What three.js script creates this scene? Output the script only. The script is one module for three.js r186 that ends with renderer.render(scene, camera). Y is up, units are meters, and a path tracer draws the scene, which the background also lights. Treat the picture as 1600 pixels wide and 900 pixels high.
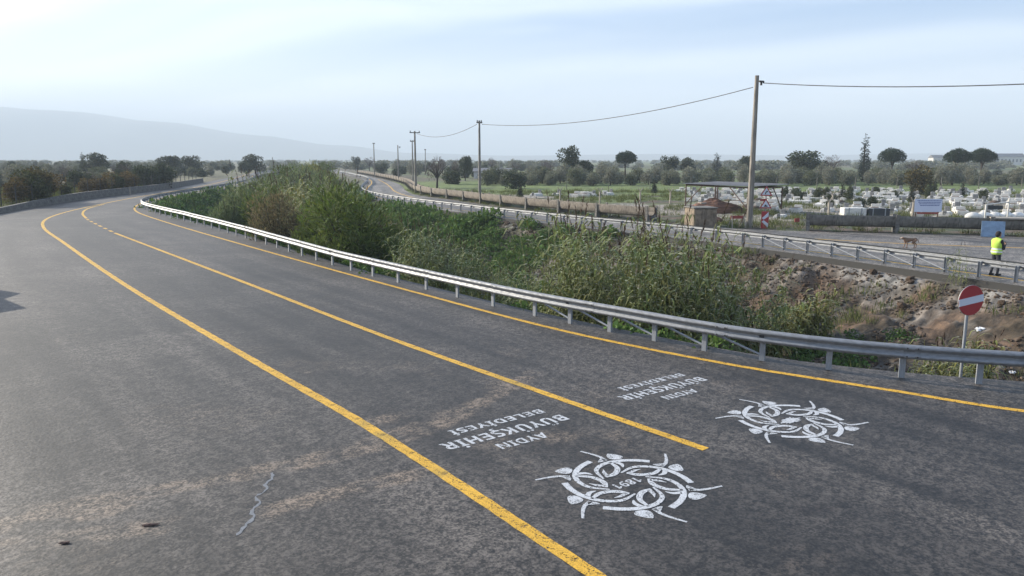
import * as THREE from 'three';
import { mergeGeometries } from 'three/addons/utils/BufferGeometryUtils.js';
import { MarchingCubes } from 'three/addons/objects/MarchingCubes.js';
import { FontLoader } from 'three/addons/loaders/FontLoader.js';
import { RoundedBoxGeometry } from 'three/addons/geometries/RoundedBoxGeometry.js';

// ---------------------------------------------------------------- camera, sky, sun, exposure
const R = Math.PI / 180;
const scene = new THREE.Scene();
const camera = new THREE.PerspectiveCamera(41.43, 16 / 9, 0.1, 12000);
camera.position.set(0, 4.6, 0);
camera.rotation.set(-9.587 * R, 0, 0);
const SUN_AZ = -61 * R, SUN_EL = 22 * R;
const sunDir = new THREE.Vector3(Math.sin(SUN_AZ) * Math.cos(SUN_EL), Math.sin(SUN_EL), -Math.cos(SUN_AZ) * Math.cos(SUN_EL));
const sun = new THREE.DirectionalLight(new THREE.Color(1, 0.91, 0.76), 5.0);
sun.position.copy(sunDir).multiplyScalar(300).add(new THREE.Vector3(0, 0, -60));
sun.target.position.set(0, 0, -60);
sun.castShadow = true; sun.shadow.mapSize.set(4096, 4096);
Object.assign(sun.shadow.camera, { left: -140, right: 140, top: 140, bottom: -140, near: 1, far: 700 });
scene.add(sun, sun.target);
const renderer = new THREE.WebGLRenderer({ antialias: true });
renderer.toneMapping = THREE.LinearToneMapping;
renderer.toneMappingExposure = 2.05;
renderer.shadowMap.enabled = true;

// ---------------------------------------------------------------- seeded noise
function rng(seed) { let a = seed >>> 0; return () => { a = (a + 0x6D2B79F5) | 0; let t = Math.imul(a ^ (a >>> 15), 1 | a); t = (t + Math.imul(t ^ (t >>> 7), 61 | t)) ^ t; return ((t ^ (t >>> 14)) >>> 0) / 4294967296; }; }
const hash = (x, y, s = 0) => { let h = Math.imul(x | 0, 374761393) + Math.imul(y | 0, 668265263) + Math.imul(s | 0, 2147483647 ^ 0x5bd1e995); h = Math.imul(h ^ (h >>> 13), 1274126177); return ((h ^ (h >>> 16)) >>> 0) / 4294967296; };
function vnoise(x, y, s = 0, per = 0) {
  const xi = Math.floor(x), yi = Math.floor(y), fx = x - xi, fy = y - yi, u = fx * fx * (3 - 2 * fx), v = fy * fy * (3 - 2 * fy);
  const m = (q) => per ? ((q % per) + per) % per : q;
  const a = hash(m(xi), m(yi), s), b = hash(m(xi + 1), m(yi), s), c = hash(m(xi), m(yi + 1), s), d = hash(m(xi + 1), m(yi + 1), s);
  return a + (b - a) * u + (c - a) * v + (a - b - c + d) * u * v;
}
function fbm(x, y, o = 4, s = 0, per = 0) { let t = 0, a = 0.5, n = 0; for (let i = 0; i < o; i++) { t += a * vnoise(x, y, s + i * 17, per); n += a; x *= 2; y *= 2; per *= 2; a *= 0.5; } return t / n; }
const clamp = (x, a = 0, b = 1) => Math.min(b, Math.max(a, x));
const sstep = (a, b, x) => { const t = clamp((x - a) / (b - a)); return t * t * (3 - 2 * t); };
const lerp = (a, b, t) => a + (b - a) * t;
const mix3 = (a, b, t) => [lerp(a[0], b[0], t), lerp(a[1], b[1], t), lerp(a[2], b[2], t)];

{ // sky: thin high cloud over a hazy autumn sky, glowing towards the sun
  const W = 1536, Hh = 768, data = new Float32Array(W * Hh * 4);
  for (let j = 0; j < Hh; j++) {
    const el = ((j + 0.5) / Hh - 0.5) * Math.PI, ce = Math.cos(el), se = Math.sin(el);
    for (let i = 0; i < W; i++) {
      const ph = ((i + 0.5) / W - 0.5) * 2 * Math.PI, x = Math.cos(ph) * ce, z = Math.sin(ph) * ce;
      const g = Math.acos(clamp(x * sunDir.x + se * sunDir.y + z * sunDir.z, -1, 1)) / R, e = Math.max(0, el / R);
      let c = mix3([0.56, 0.62, 0.67], [0.115, 0.225, 0.40], sstep(0, 11, e));
      c = mix3(c, [0.10, 0.20, 0.42], sstep(9, 60, e));
      if (el > 0.004) {
        const q = 1 / (se + 0.055), px = x * q, pz = z * q, ca = Math.cos(0.5), sa = Math.sin(0.5);
        const ax = px * ca + pz * sa, az = -px * sa + pz * ca;
        const w = fbm(ax * 0.35 + 9, az * 0.35 + 4, 3, 5) * 2.2;
        const n = fbm(ax * 0.32 + w, az * 1.05 + w * 0.8, 6, 31), big = fbm(ax * 0.13 + 3.1, az * 0.16 + 7.7, 3, 77);
        const cl = sstep(0.44, 0.80, n * 0.55 + big * 0.5) * sstep(0.3, 5, e);
        c = mix3(c, [0.70, 0.73, 0.76], cl * 0.55 * (1 - 0.45 * sstep(14, 50, e)));
      }
      const gl = 0.72 * Math.exp(-Math.pow(g / 40, 1.7)) + 2.2 * Math.exp(-g / 8);
      c = [c[0] + gl * 1.0, c[1] + gl * 0.97, c[2] + gl * 0.92];
      if (el < 0) c = mix3(c, [0.24, 0.25, 0.25], sstep(0, -6, el / R));
      const k = (j * W + i) * 4; data[k] = c[0]; data[k + 1] = c[1]; data[k + 2] = c[2]; data[k + 3] = 1;
    }
  }
  const t = new THREE.DataTexture(data, W, Hh, THREE.RGBAFormat, THREE.FloatType);
  t.mapping = THREE.EquirectangularReflectionMapping; t.magFilter = t.minFilter = THREE.LinearFilter; t.needsUpdate = true;
  scene.background = t; scene.environment = t;
}
scene.fog = new THREE.FogExp2(new THREE.Color(0.78, 0.90, 1.0), 0.00042);

// ---------------------------------------------------------------- helpers: naming, geometry collectors
const taken = new Map();
function numbered(n) { const k = taken.get(n) ?? 0; taken.set(n, k + 1); return k ? `${n}_${String(k).padStart(3, '0')}` : n; }
const V = (x, d, y = 0) => new THREE.Vector3(x, y, -d);           // x to the right, d metres ahead, y up
function mesh(name, geo, mat, parent) { const m = new THREE.Mesh(geo, mat); m.name = name; m.castShadow = m.receiveShadow = true; if (parent) parent.add(m); return m; }
function thing(name, label, category, pos = [0, 0, 0], turn = 0, group) {
  const o = new THREE.Group(); o.name = numbered(name); scene.add(o); o.position.set(...pos); o.rotation.y = turn; o.userData = { label, category };
  if (group) o.userData.group = group; return o;
}
function tag(m, label, category, group) { m.name = numbered(m.name); m.userData = { label, category }; if (group) m.userData.group = group; scene.add(m); return m; }
function structure(m) { m.name = numbered(m.name); m.userData = { kind: 'structure' }; scene.add(m); return m; }
function stuff(m, label, category) { m.name = numbered(m.name); m.userData = { kind: 'stuff', label, category }; scene.add(m); return m; }
function copyOf(o, label, group) { const c = o.clone(); c.name = numbered(o.name.replace(/_\d{3}$/, '')); c.userData = { ...o.userData, label: label ?? o.userData.label }; if (group) c.userData.group = group; scene.add(c); return c; }
class G3 {
  constructor() { this.p = []; this.n = []; this.u = []; this.c = []; this.i = []; }
  v(x, y, z, u = 0, w = 0, c = null) { this.p.push(x, y, z); this.u.push(u, w); if (c) this.c.push(c[0], c[1], c[2]); return this.p.length / 3 - 1; }
  t(a, b, c) { this.i.push(a, b, c); }
  q(a, b, c, d) { this.i.push(a, b, c, a, c, d); }
  tube(pts, rad, sides = 5, col = null, capEnd = true) {
    const rings = [];
    for (let k = 0; k < pts.length; k++) {
      const a = pts[Math.max(0, k - 1)], b = pts[Math.min(pts.length - 1, k + 1)];
      const t = new THREE.Vector3().subVectors(b, a).normalize(), s = Math.abs(t.y) > 0.9 ? new THREE.Vector3(1, 0, 0) : new THREE.Vector3(0, 1, 0);
      const e1 = new THREE.Vector3().crossVectors(t, s).normalize(), e2 = new THREE.Vector3().crossVectors(t, e1), r = Array.isArray(rad) ? rad[k] : rad, ring = [];
      for (let j = 0; j < sides; j++) { const f = j / sides * 2 * Math.PI, q = pts[k].clone().addScaledVector(e1, Math.cos(f) * r).addScaledVector(e2, Math.sin(f) * r); ring.push(this.v(q.x, q.y, q.z, j / sides, k, col)); }
      rings.push(ring);
    }
    for (let k = 0; k + 1 < rings.length; k++) for (let j = 0; j < sides; j++) { const m = (j + 1) % sides; this.q(rings[k][j], rings[k][m], rings[k + 1][m], rings[k + 1][j]); }
    if (capEnd) { const l = rings.at(-1), f = rings[0]; for (let j = 1; j + 1 < sides; j++) { this.t(l[0], l[j], l[j + 1]); this.t(f[0], f[j + 1], f[j]); } }
  }
  box(x0, x1, y0, y1, z0, z1, col = null) {
    const P = [[x0, y0, z0], [x1, y0, z0], [x1, y1, z0], [x0, y1, z0], [x0, y0, z1], [x1, y0, z1], [x1, y1, z1], [x0, y1, z1]];
    for (const f of [[0, 3, 2, 1], [4, 5, 6, 7], [0, 1, 5, 4], [3, 7, 6, 2], [0, 4, 7, 3], [1, 2, 6, 5]]) {
      const d = Math.max(x1 - x0, y1 - y0, z1 - z0), k = f.map((i, j) => this.v(...P[i], (j === 1 || j === 2 ? d : 0), j > 1 ? d : 0, col)); this.q(...k);
    }
  }
  build(flat = false) {
    let g = new THREE.BufferGeometry();
    g.setAttribute('position', new THREE.Float32BufferAttribute(this.p, 3)); g.setAttribute('uv', new THREE.Float32BufferAttribute(this.u, 2));
    if (this.c.length === this.p.length) g.setAttribute('color', new THREE.Float32BufferAttribute(this.c, 3));
    g.setIndex(this.i); if (flat) g = g.toNonIndexed(); g.computeVertexNormals(); return g;
  }
}
const boxGeo = (x0, x1, y0, y1, z0, z1) => { const g = new G3(); g.box(x0, x1, y0, y1, z0, z1); return g.build(); };
const bar = (a, b, r, sides = 6) => { const g = new G3(); g.tube([a, b], r, sides); return g.build(); };

// polylines on the ground, (x, d)
function spline(ctrl, step = 1) {
  const c = new THREE.CatmullRomCurve3(ctrl.map(([x, d]) => new THREE.Vector3(x, 0, d)), false, 'centripetal'); c.arcLengthDivisions = 1500;
  const L = c.getLength(), n = Math.ceil(L / step), out = []; for (let i = 0; i <= n; i++) { const p = c.getPointAt(i / n); out.push([p.x, p.z]); } return out;
}
class Line {                                                       // signed distance: positive on the right of the way it runs
  constructor(ctrl, step = 1) {
    this.pt = spline(ctrl, step); this.ch = [];
    for (let i = 0; i + 1 < this.pt.length; i += 24) { const e = Math.min(i + 24, this.pt.length - 1), a = this.pt[i], m = this.pt[(i + e) >> 1]; let r = 0; for (let k = i; k <= e; k++) r = Math.max(r, Math.hypot(this.pt[k][0] - m[0], this.pt[k][1] - m[1])); void a; this.ch.push([i, e, m[0], m[1], r]); }
  }
  near(x, d) {
    let best = 1e18, sg = 1, at = 0, bx = 0, bd = 0, ub = 1e18; const P = this.pt;
    for (const c of this.ch) { const q = Math.hypot(x - c[2], d - c[3]) ; c[5] = q - c[4]; ub = Math.min(ub, q); }
    for (const c of this.ch) if (c[5] <= ub + 1e-6) for (let i = c[0]; i < c[1]; i++) {
      const ax = P[i][0], ad = P[i][1], tx = P[i + 1][0] - ax, td = P[i + 1][1] - ad, l = tx * tx + td * td;
      const t = clamp(((x - ax) * tx + (d - ad) * td) / l), qx = ax + tx * t, qd = ad + td * t, ox = x - qx, od = d - qd, q = ox * ox + od * od;
      if (q < best) { best = q; at = i + t; sg = td * (x - ax) - tx * (d - ad) >= 0 ? 1 : -1; bx = qx; bd = qd; }
    }
    return { s: sg * Math.sqrt(best), at, x: bx, d: bd };
  }
  s(x, d) { return this.near(x, d).s; }
  offset(o) { const P = this.pt; return P.map((p, i) => { const a = P[Math.max(0, i - 1)], b = P[Math.min(P.length - 1, i + 1)], tx = b[0] - a[0], td = b[1] - a[1], l = Math.hypot(tx, td); return [p[0] + td / l * o, p[1] - tx / l * o]; }); }
}
const G1c = [[160, -60], [45, 0], [30, 8], [20, 12.1], [14, 13.8], [10.5, 15], [8.2, 15.75], [5.7, 17.15], [3.6, 19.1], [0.6, 22.3], [-3.4, 27.3], [-7.1, 32.1], [-14.6, 43.2], [-23.6, 56.1], [-31.1, 66.4], [-35.5, 73.5], [-38.2, 81], [-40.5, 90], [-42.4, 101.6], [-44.6, 115.3], [-48.4, 136.5], [-53.7, 157], [-62, 186], [-71.8, 216], [-81, 252], [-97, 330], [-125, 430]];
const G2c = [[170, -60], [55, 0], [38, 9], [28, 17], [22.5, 23.5], [19.3, 28.1], [18.1, 30.7], [16.8, 33.5], [15.4, 36.3], [14, 38.9], [12.1, 42.4], [9.8, 46.2], [7.2, 49.8], [3.7, 54.8], [0.1, 60.3], [-3.5, 66.6], [-7.2, 73], [-10.9, 79.8], [-14.8, 87.9], [-17.9, 96], [-20.5, 105], [-22.6, 115], [-24.8, 128], [-28, 149], [-34, 179], [-44, 214], [-60, 267], [-90, 350], [-120, 430]];
const Wc = [[-4, -65], [-14, -30], [-24, 0], [-43.9, 65.5], [-45.7, 71.4], [-47.2, 78], [-49.1, 87.2], [-50.4, 95.1], [-51.4, 102], [-52.3, 109], [-54.2, 120], [-62.2, 155], [-71, 191], [-83.2, 240], [-106, 330], [-135, 430]];
const Fc = [[190, 0], [110, 20], [60, 36], [45, 41.5], [31.4, 46.7], [25.5, 48.7], [20.2, 50.2], [16.4, 52], [13.6, 54.6], [11, 57.6], [7.9, 61.5], [5.1, 66], [2.2, 70.9], [-0.6, 76.4], [-3.9, 83.8], [-6.1, 89], [-8.6, 94], [-11.1, 100], [-13, 107], [-15, 117], [-19.6, 143], [-25.4, 167], [-34, 198], [-43.5, 232], [-51, 257], [-78, 350], [-108, 430]];
const g1 = new Line(G1c), g2 = new Line(G2c), wl = new Line(Wc), fl = new Line(Fc);

// ---------------------------------------------------------------- textures and materials
function tex(size, fn, srgb = true, rep = null) {
  const d = new Uint8Array(size * size * 4);
  for (let j = 0; j < size; j++) for (let i = 0; i < size; i++) { const c = fn(i / size, j / size, i, j), k = (j * size + i) * 4; d[k] = clamp(c[0]) * 255; d[k + 1] = clamp(c[1]) * 255; d[k + 2] = clamp(c[2]) * 255; d[k + 3] = 255; }
  const t = new THREE.DataTexture(d, size, size); t.wrapS = t.wrapT = THREE.RepeatWrapping; t.magFilter = THREE.LinearFilter; t.minFilter = THREE.LinearMipmapLinearFilter; t.generateMipmaps = true;
  if (srgb) t.colorSpace = THREE.SRGBColorSpace; if (rep) t.repeat.set(rep, rep); t.needsUpdate = true; return t;
}
const grey = (v) => [v, v, v];
// aggregate: light and dark chips in a bitumen matrix, 4 m a tile at 4 mm a pixel
const aggregate = tex(1024, (u, v, i, j) => {
  const n = fbm(u * 150, v * 150, 2, 3, 150), m = fbm(u * 48, v * 48, 3, 8, 48), chip = hash(i >> 2, j >> 2, 5), c2 = hash((i + 1) >> 1, j >> 1, 15);
  let b = 0.70 + (n - 0.5) * 1.0 + (m - 0.5) * 0.8; if (chip > 0.95) b += 0.2; if (chip < 0.07) b -= 0.24; if (c2 > 0.93) b += 0.26; if (c2 < 0.08) b -= 0.2; return [b, b * 0.99, b * 0.98];
});
const aggBump = tex(512, (u, v, i, j) => grey(0.5 + (fbm(u * 100, v * 100, 2, 13, 100) - 0.5) * 0.9 + (hash(i, j, 2) - 0.5) * 0.25), false);
const soilMap = tex(1024, (u, v, i, j) => { const n = fbm(u * 20, v * 20, 6, 21, 20), p = hash(i >> 2, j >> 2, 9); let b = 0.72 + (n - 0.5) * 0.75 + (p > 0.95 ? 0.16 : 0) - (p < 0.04 ? 0.15 : 0); return [b, b * 0.985, b * 0.965]; });
const soilBump = tex(512, (u, v) => grey(fbm(u * 24, v * 24, 6, 33, 24)), false);
const concMap = tex(512, (u, v, i, j) => { const n = fbm(u * 8, v * 8, 5, 41, 8), s = fbm(u * 30, v * 3, 4, 47, 0), st = sstep(0.55, 0.75, s) * 0.18; const b = 0.78 + (n - 0.5) * 0.4 - st + (hash(i, j, 3) - 0.5) * 0.07; return [b, b * 0.985, b * 0.955]; });
const concSoft = tex(256, (u, v, i, j) => { const b = 0.86 + (fbm(u * 6, v * 6, 5, 43, 6) - 0.5) * 0.3; return [b, b * 0.985, b * 0.955]; });
const zincMap = tex(256, (u, v) => { const n = fbm(u * 12, v * 12, 4, 51, 12); const b = 0.86 + (n - 0.5) * 0.24; return [b, b, b * 1.01]; });
const zincRough = tex(256, (u, v) => grey(0.62 + (fbm(u * 9, v * 9, 4, 57, 9) - 0.5) * 0.5), false);
const paintWear = tex(512, (u, v, i, j) => { const n = fbm(u * 90, v * 90, 2, 61, 90), m = fbm(u * 9, v * 9, 4, 66, 9); let b = 0.93 + (n - 0.5) * 0.3; if (m > 0.66) b -= (m - 0.66) * 1.5; if (hash(i >> 1, j >> 1, 8) > 0.975) b -= 0.4; return grey(b); });
const paintMask = tex(1024, (u, v, i, j) => { const n = fbm(u * 70, v * 70, 3, 161, 70), m = fbm(u * 7, v * 7, 4, 167, 7); return grey(n + (0.5 - m) * 0.5 + (hash(i >> 2, j >> 2, 19) > 0.96 ? -0.4 : 0) > 0.30 ? 1 : 0); }, false);
const std = (o) => new THREE.MeshStandardMaterial({ side: THREE.DoubleSide, ...o });
const lin = (r, g, b) => new THREE.Color().setRGB(r * 0.8, g * 0.8, b * 0.8);
const M = {
  asphalt: std({ map: aggregate, bumpMap: aggBump, bumpScale: 0.004, roughness: 0.64, vertexColors: true, color: lin(1, 1, 1) }),
  asphaltEdge: std({ color: lin(0.055, 0.053, 0.05), roughness: 0.95 }),
  ground: std({ map: soilMap, bumpMap: soilBump, bumpScale: 0.05, roughness: 1, vertexColors: true, color: lin(1, 1, 1) }),
  yellow: std({ color: lin(0.95, 0.53, 0.04), map: paintWear, alphaMap: paintMask, alphaTest: 0.5, roughness: 0.65, vertexColors: true }),
  white: std({ color: lin(0.66, 0.67, 0.68), map: paintWear, alphaMap: paintMask, alphaTest: 0.5, roughness: 0.7 }),
  sealant: std({ color: lin(0.21, 0.22, 0.235), map: paintWear, roughness: 0.6 }),
  tar: std({ color: lin(0.045, 0.045, 0.048), roughness: 0.7 }),
  zinc: std({ color: lin(0.33, 0.342, 0.355), map: zincMap, roughnessMap: zincRough, roughness: 0.9, metalness: 0.2 }),
  zincDull: std({ color: lin(0.42, 0.44, 0.46), map: zincMap, roughness: 0.65, metalness: 0.35 }),
  concrete: std({ color: lin(0.29, 0.275, 0.255), map: concMap, roughness: 0.9 }),
  concretePale: std({ color: lin(0.46, 0.42, 0.37), map: concSoft, roughness: 0.9 }),
  flumeWall: std({ color: lin(0.38, 0.335, 0.29), map: concMap, roughness: 0.95 }),
  wellWall: std({ color: lin(0.42, 0.34, 0.26), map: concMap, roughness: 0.95 }),
  concreteDark: std({ color: lin(0.30, 0.29, 0.28), map: concMap, roughness: 0.95 }),
  wallConcrete: std({ color: lin(0.30, 0.29, 0.28), map: concMap, roughness: 0.95 }),
  pole: std({ color: lin(0.52, 0.48, 0.44), map: concMap, roughness: 0.9 }),
  rust: std({ color: lin(0.10, 0.055, 0.04), roughness: 0.8 }),
  iron: std({ color: lin(0.03, 0.028, 0.027), roughness: 0.7 }),
  wire: std({ color: lin(0.03, 0.03, 0.035), roughness: 0.6 }),
  roof: std({ color: lin(0.21, 0.205, 0.205), map: zincMap, roughness: 0.7, metalness: 0.1 }),
  black: std({ color: lin(0.012, 0.012, 0.014), roughness: 0.7 }),
  red: std({ color: lin(0.36, 0.022, 0.028), roughness: 0.5 }),
  redDull: std({ color: lin(0.30, 0.05, 0.04), roughness: 0.7 }),
  signWhite: std({ color: lin(0.62, 0.66, 0.74), roughness: 0.5 }),
  signBack: std({ color: lin(0.35, 0.36, 0.37), roughness: 0.6, metalness: 0.4 }),
  blue: std({ color: lin(0.30, 0.46, 0.70), map: concSoft, roughness: 0.6 }),
  marble: std({ color: lin(1.0, 0.98, 0.95), map: concSoft, roughness: 0.6 }),
  marbleGrey: std({ color: lin(0.42, 0.42, 0.43), map: concMap, roughness: 0.6 }),
  graveSoil: std({ color: lin(0.20, 0.13, 0.085), map: soilMap, roughness: 1 }),
  redSoil: std({ color: lin(0.30, 0.145, 0.09), map: soilMap, bumpMap: soilBump, bumpScale: 0.06, roughness: 1 }),
  stone: std({ color: lin(0.30, 0.25, 0.205), map: soilMap, roughness: 1 }),
  litter: std({ color: lin(0.72, 0.72, 0.72), roughness: 0.8 }),
  tarpDark: std({ color: lin(0.05, 0.055, 0.06), roughness: 0.8 }),
  bark: std({ color: lin(0.09, 0.07, 0.055), map: soilMap, roughness: 1 }),
  hill: std({ color: lin(0.19, 0.20, 0.18), roughness: 1 }),
  plaster: std({ color: lin(0.62, 0.60, 0.57), roughness: 0.9 }),
};
const leafMat = (r, g, b, tr = 0.3) => new THREE.MeshPhysicalMaterial({ color: lin(r, g, b), roughness: 0.95, transmission: tr, thickness: 0, vertexColors: true, side: THREE.DoubleSide, specularIntensity: 0.4 });
const reedMat = (r, g, b) => new THREE.MeshPhysicalMaterial({ color: lin(r, g, b), roughness: 0.8, transmission: 0.36, thickness: 0, vertexColors: true, side: THREE.DoubleSide, specularIntensity: 0.6 });
const L = {
  olive: leafMat(0.16, 0.17, 0.12), broad: leafMat(0.07, 0.085, 0.045, 0.2), pine: leafMat(0.03, 0.052, 0.026, 0.15), cypress: leafMat(0.028, 0.042, 0.026, 0.15), bare: leafMat(0.13, 0.105, 0.095, 0.1),
  autumn0: leafMat(0.07, 0.08, 0.03), autumn1: leafMat(0.12, 0.085, 0.03), autumn2: leafMat(0.10, 0.085, 0.03), olive0: leafMat(0.18, 0.19, 0.13), olive1: leafMat(0.23, 0.235, 0.175), olive2: leafMat(0.135, 0.15, 0.085), willow: leafMat(0.105, 0.145, 0.03, 0.36), willowYellow: leafMat(0.19, 0.20, 0.05, 0.34), willowGrey: leafMat(0.155, 0.195, 0.085, 0.36), dry: leafMat(0.20, 0.17, 0.085), reed: reedMat(0.165, 0.21, 0.055), reedYellow: reedMat(0.22, 0.24, 0.06), vine: leafMat(0.09, 0.155, 0.035, 0.3), grass: leafMat(0.13, 0.15, 0.05), plume: leafMat(0.10, 0.065, 0.045, 0.1),
};

// ---------------------------------------------------------------- ground
function groundAt(x, d) {
  const a = g1.near(x, d), s1 = a.s, s2 = g2.s(x, d), sw = wl.s(x, d), sf = fl.s(x, d);
  let y = -0.3;
  const rough = fbm(x * 0.45 + 50, d * 0.45 + 50, 4, 71) - 0.5, fine = fbm(x * 1.7, d * 1.7, 3, 75) - 0.5;
  if (s1 > 0 && s2 < 0) {
    const b2 = -s2, f1 = Math.max(0, s1 - 0.8) * 0.72, f2 = Math.max(0, b2 - 1.1) * 0.62, D = 3.0 * sstep(430, 260, d) * sstep(-60, 5, d + 10);
    const k = Math.min(f1, f2), dep = D * (1 - Math.exp(-k / Math.max(0.05, D) * 1.25)), e = sstep(0.5, 2.2, Math.min(s1, b2));
    y = -0.28 - dep + e * (rough * 1.1 + fine * 0.5 + (fbm(x * 4.3, d * 4.3, 3, 78) - 0.5) * 0.22);
  } else if (sf > -3) y = lerp(-0.3, -0.03, sstep(-3, -1.3, sf)) + sstep(1, 8, sf) * (rough * 0.35 + 0.05);
  else if (sw < 3) y = lerp(-0.3, -0.03, sstep(3, 1.0, sw)) + sstep(-0.6, -3, sw) * (0.25 + rough * 0.3);
  return { y, s1, s2, sw, sf, rough, fine };
}
const hAt = (x, d) => groundAt(x, d).y;
const axis = (segs) => { const out = []; for (const [a, b, st] of segs) { const n = Math.max(1, Math.round((b - a) / st)); for (let i = 0; i < n; i++) out.push(a + (b - a) * i / n); } out.push(segs.at(-1)[1]); return out; };
const soil = [0.20, 0.14, 0.10], clay = [0.235, 0.15, 0.095], gravel = [0.33, 0.30, 0.27], field = [0.24, 0.34, 0.07], sandy = [0.58, 0.52, 0.45], dryGrass = [0.24, 0.235, 0.11], weeds = [0.10, 0.13, 0.05], humus = [0.10, 0.08, 0.05];
function groundColor(x, d, q) {
  const n = fbm(x * 0.22 + 5, d * 0.22, 4, 81), m = fbm(x * 0.9, d * 0.9 + 3, 4, 85), w = fbm(x * 0.05, d * 0.05, 3, 88);
  let c;
  if (q.s1 > 0 && q.s2 < 0) {
    c = mix3(soil, clay, sstep(0.4, 0.62, n)); c = mix3(c, humus, sstep(0.42, 0.6, fbm(x * 0.8 + 31, d * 0.8, 4, 95)) * 0.8);
    c = mix3(c, gravel, sstep(0.50, 0.62, m) * 0.75 + sstep(2.6, 0.8, -q.s2) * 0.75 * sstep(0.3, 0.45, m)); c = mix3(c, humus, sstep(0.50, 0.62, fbm(x * 0.5 + 7, d * 0.5, 4, 93)) * 0.7);
    c = mix3(c, weeds, sstep(3, -6, x + (n - 0.5) * 8) * 0.8);
  } else if (q.sf > -3) {
    const fieldness = sstep(99, 104, d + (w - 0.5) * 8) * sstep(172, 150, d);
    const sand = sstep(0.47, 0.56, fbm(x * 0.06 + 2.2, d * 0.11 + 1, 4, 97)) * sstep(4, 9, q.sf) * sstep(108, 92, d);
    const cem = sstep(13, 20, x - (d - 62) * 0.22) * sstep(55, 60, d) * sstep(112, 104, d);
    c = mix3(mix3(weeds, soil, sstep(0.42, 0.6, m)), field, sstep(6, 16, q.sf) * sstep(0.62, 0.42, n) * 0.8); c = mix3(c, sandy, sand); c = mix3(c, mix3(sandy, weeds, sstep(0.5, 0.62, m) * 0.7), cem); c = mix3(c, mix3(field, weeds, sstep(0.5, 0.7, n) * 0.5), fieldness);
  } else if (q.sw < 3) { c = mix3(dryGrass, weeds, sstep(0.42, 0.6, n)); c = mix3(c, soil, sstep(0.55, 0.68, m) * 0.6); }
  else c = gravel;
  return c;
}
{
  const xs = axis([[-6500, -1500, 500], [-1500, -400, 100], [-400, -140, 20], [-140, -62, 3], [-62, -26, 0.9], [-26, 3, 0.36], [3, 24, 0.2], [24, 80, 1.2], [80, 140, 4], [140, 400, 20], [400, 1500, 100], [1500, 6500, 500]]);
  const ds = axis([[-300, -20, 20], [-20, 10, 3], [10, 15, 0.36], [15, 41, 0.2], [41, 66, 0.36], [66, 125, 0.8], [125, 200, 3], [200, 440, 8], [440, 1500, 60], [1500, 7500, 500]]);
  const g = new G3(), nx = xs.length;
  for (const d of ds) for (const x of xs) { const q = groundAt(x, d); g.v(x, q.y, -d, x / 5, d / 5, groundColor(x, d, q)); }
  for (let j = 0; j + 1 < ds.length; j++) for (let i = 0; i + 1 < nx; i++) { const a = j * nx + i; g.q(a, a + 1, a + nx + 1, a + nx); }
  structure(mesh('ground', g.build(), M.ground));
}
// ---------------------------------------------------------------- roads
const tracks = [[[-7.6, 9.0], [-6.71, 9.35], [-5.79, 9.73], [-4.82, 10.2], [-3.84, 10.81], [-3.18, 11.23], [-2.23, 12.05], [-1.78, 12.6], [-0.95, 13.6], [0.0, 15.1], [0.5, 16.2]], [[-7.4, 8.6], [-6.5, 9.0], [-5.6, 9.33], [-5.1, 9.6]], [[-6.3, 8.5], [-5.47, 8.75], [-4.9, 8.93], [-4.3, 9.08]], [[-3.3, 9.4], [-2.65, 9.89], [-1.9, 10.4], [-1.5, 10.62], [-0.97, 10.93]], [[-4.4, 10.4], [-3.2, 11.05], [-2.2, 11.8], [-1.2, 12.9], [-0.4, 14.5]]].map((t) => new Line(t, 0.3));
const blots = [[-4.48, 16.13, 0.14, 0.5], [-2.3, 13.09, 0.22, 0.8], [0.75, 12.2, 0.35, 0.55], [-0.32, 11.9, 0.3, 0.4], [1.73, 12.29, 0.3, 0.5], [3.97, 10.64, 0.16, 0.6], [-0.13, 15.26, 0.5, 0.5], [-2.6, 12.9, 0.15, 0.6]];
const Lc = [[9, -4], [6, 0.4], [3.2, 4.6], [0.92, 7.9], [-1.3, 11.05], [-2.7, 12.95], [-5.9, 17.0], [-13.9, 27.3], [-24.9, 42.2], [-32, 52], [-35.9, 58.6], [-38.7, 65.3], [-42, 76.5], [-46.3, 94.6], [-49.6, 113], [-54.5, 136], [-62, 166], [-73, 206], [-90, 266], [-112, 345]];
const Rc = [[30, 5.5], [20, 9.8], [14, 12], [9.47, 13.55], [7.75, 14.75], [6.53, 15.62], [5.06, 16.7], [1.7, 19.9], [-3.6, 26.6], [-13.2, 39.4], [-26.7, 58], [-33.4, 68], [-36.7, 74.4], [-39.4, 81.5], [-41.6, 90.3], [-43.6, 102], [-45.8, 115.6], [-49.6, 137], [-55, 157], [-63.2, 186.3], [-73, 216.5]];
const Mc = [[3.12, 11.65], [0.92, 14.3], [-3.3, 19.5], [-9.3, 27.4], [-25.2, 48.2], [-32.9, 59.1], [-36.9, 65.6], [-40, 72]];
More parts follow.
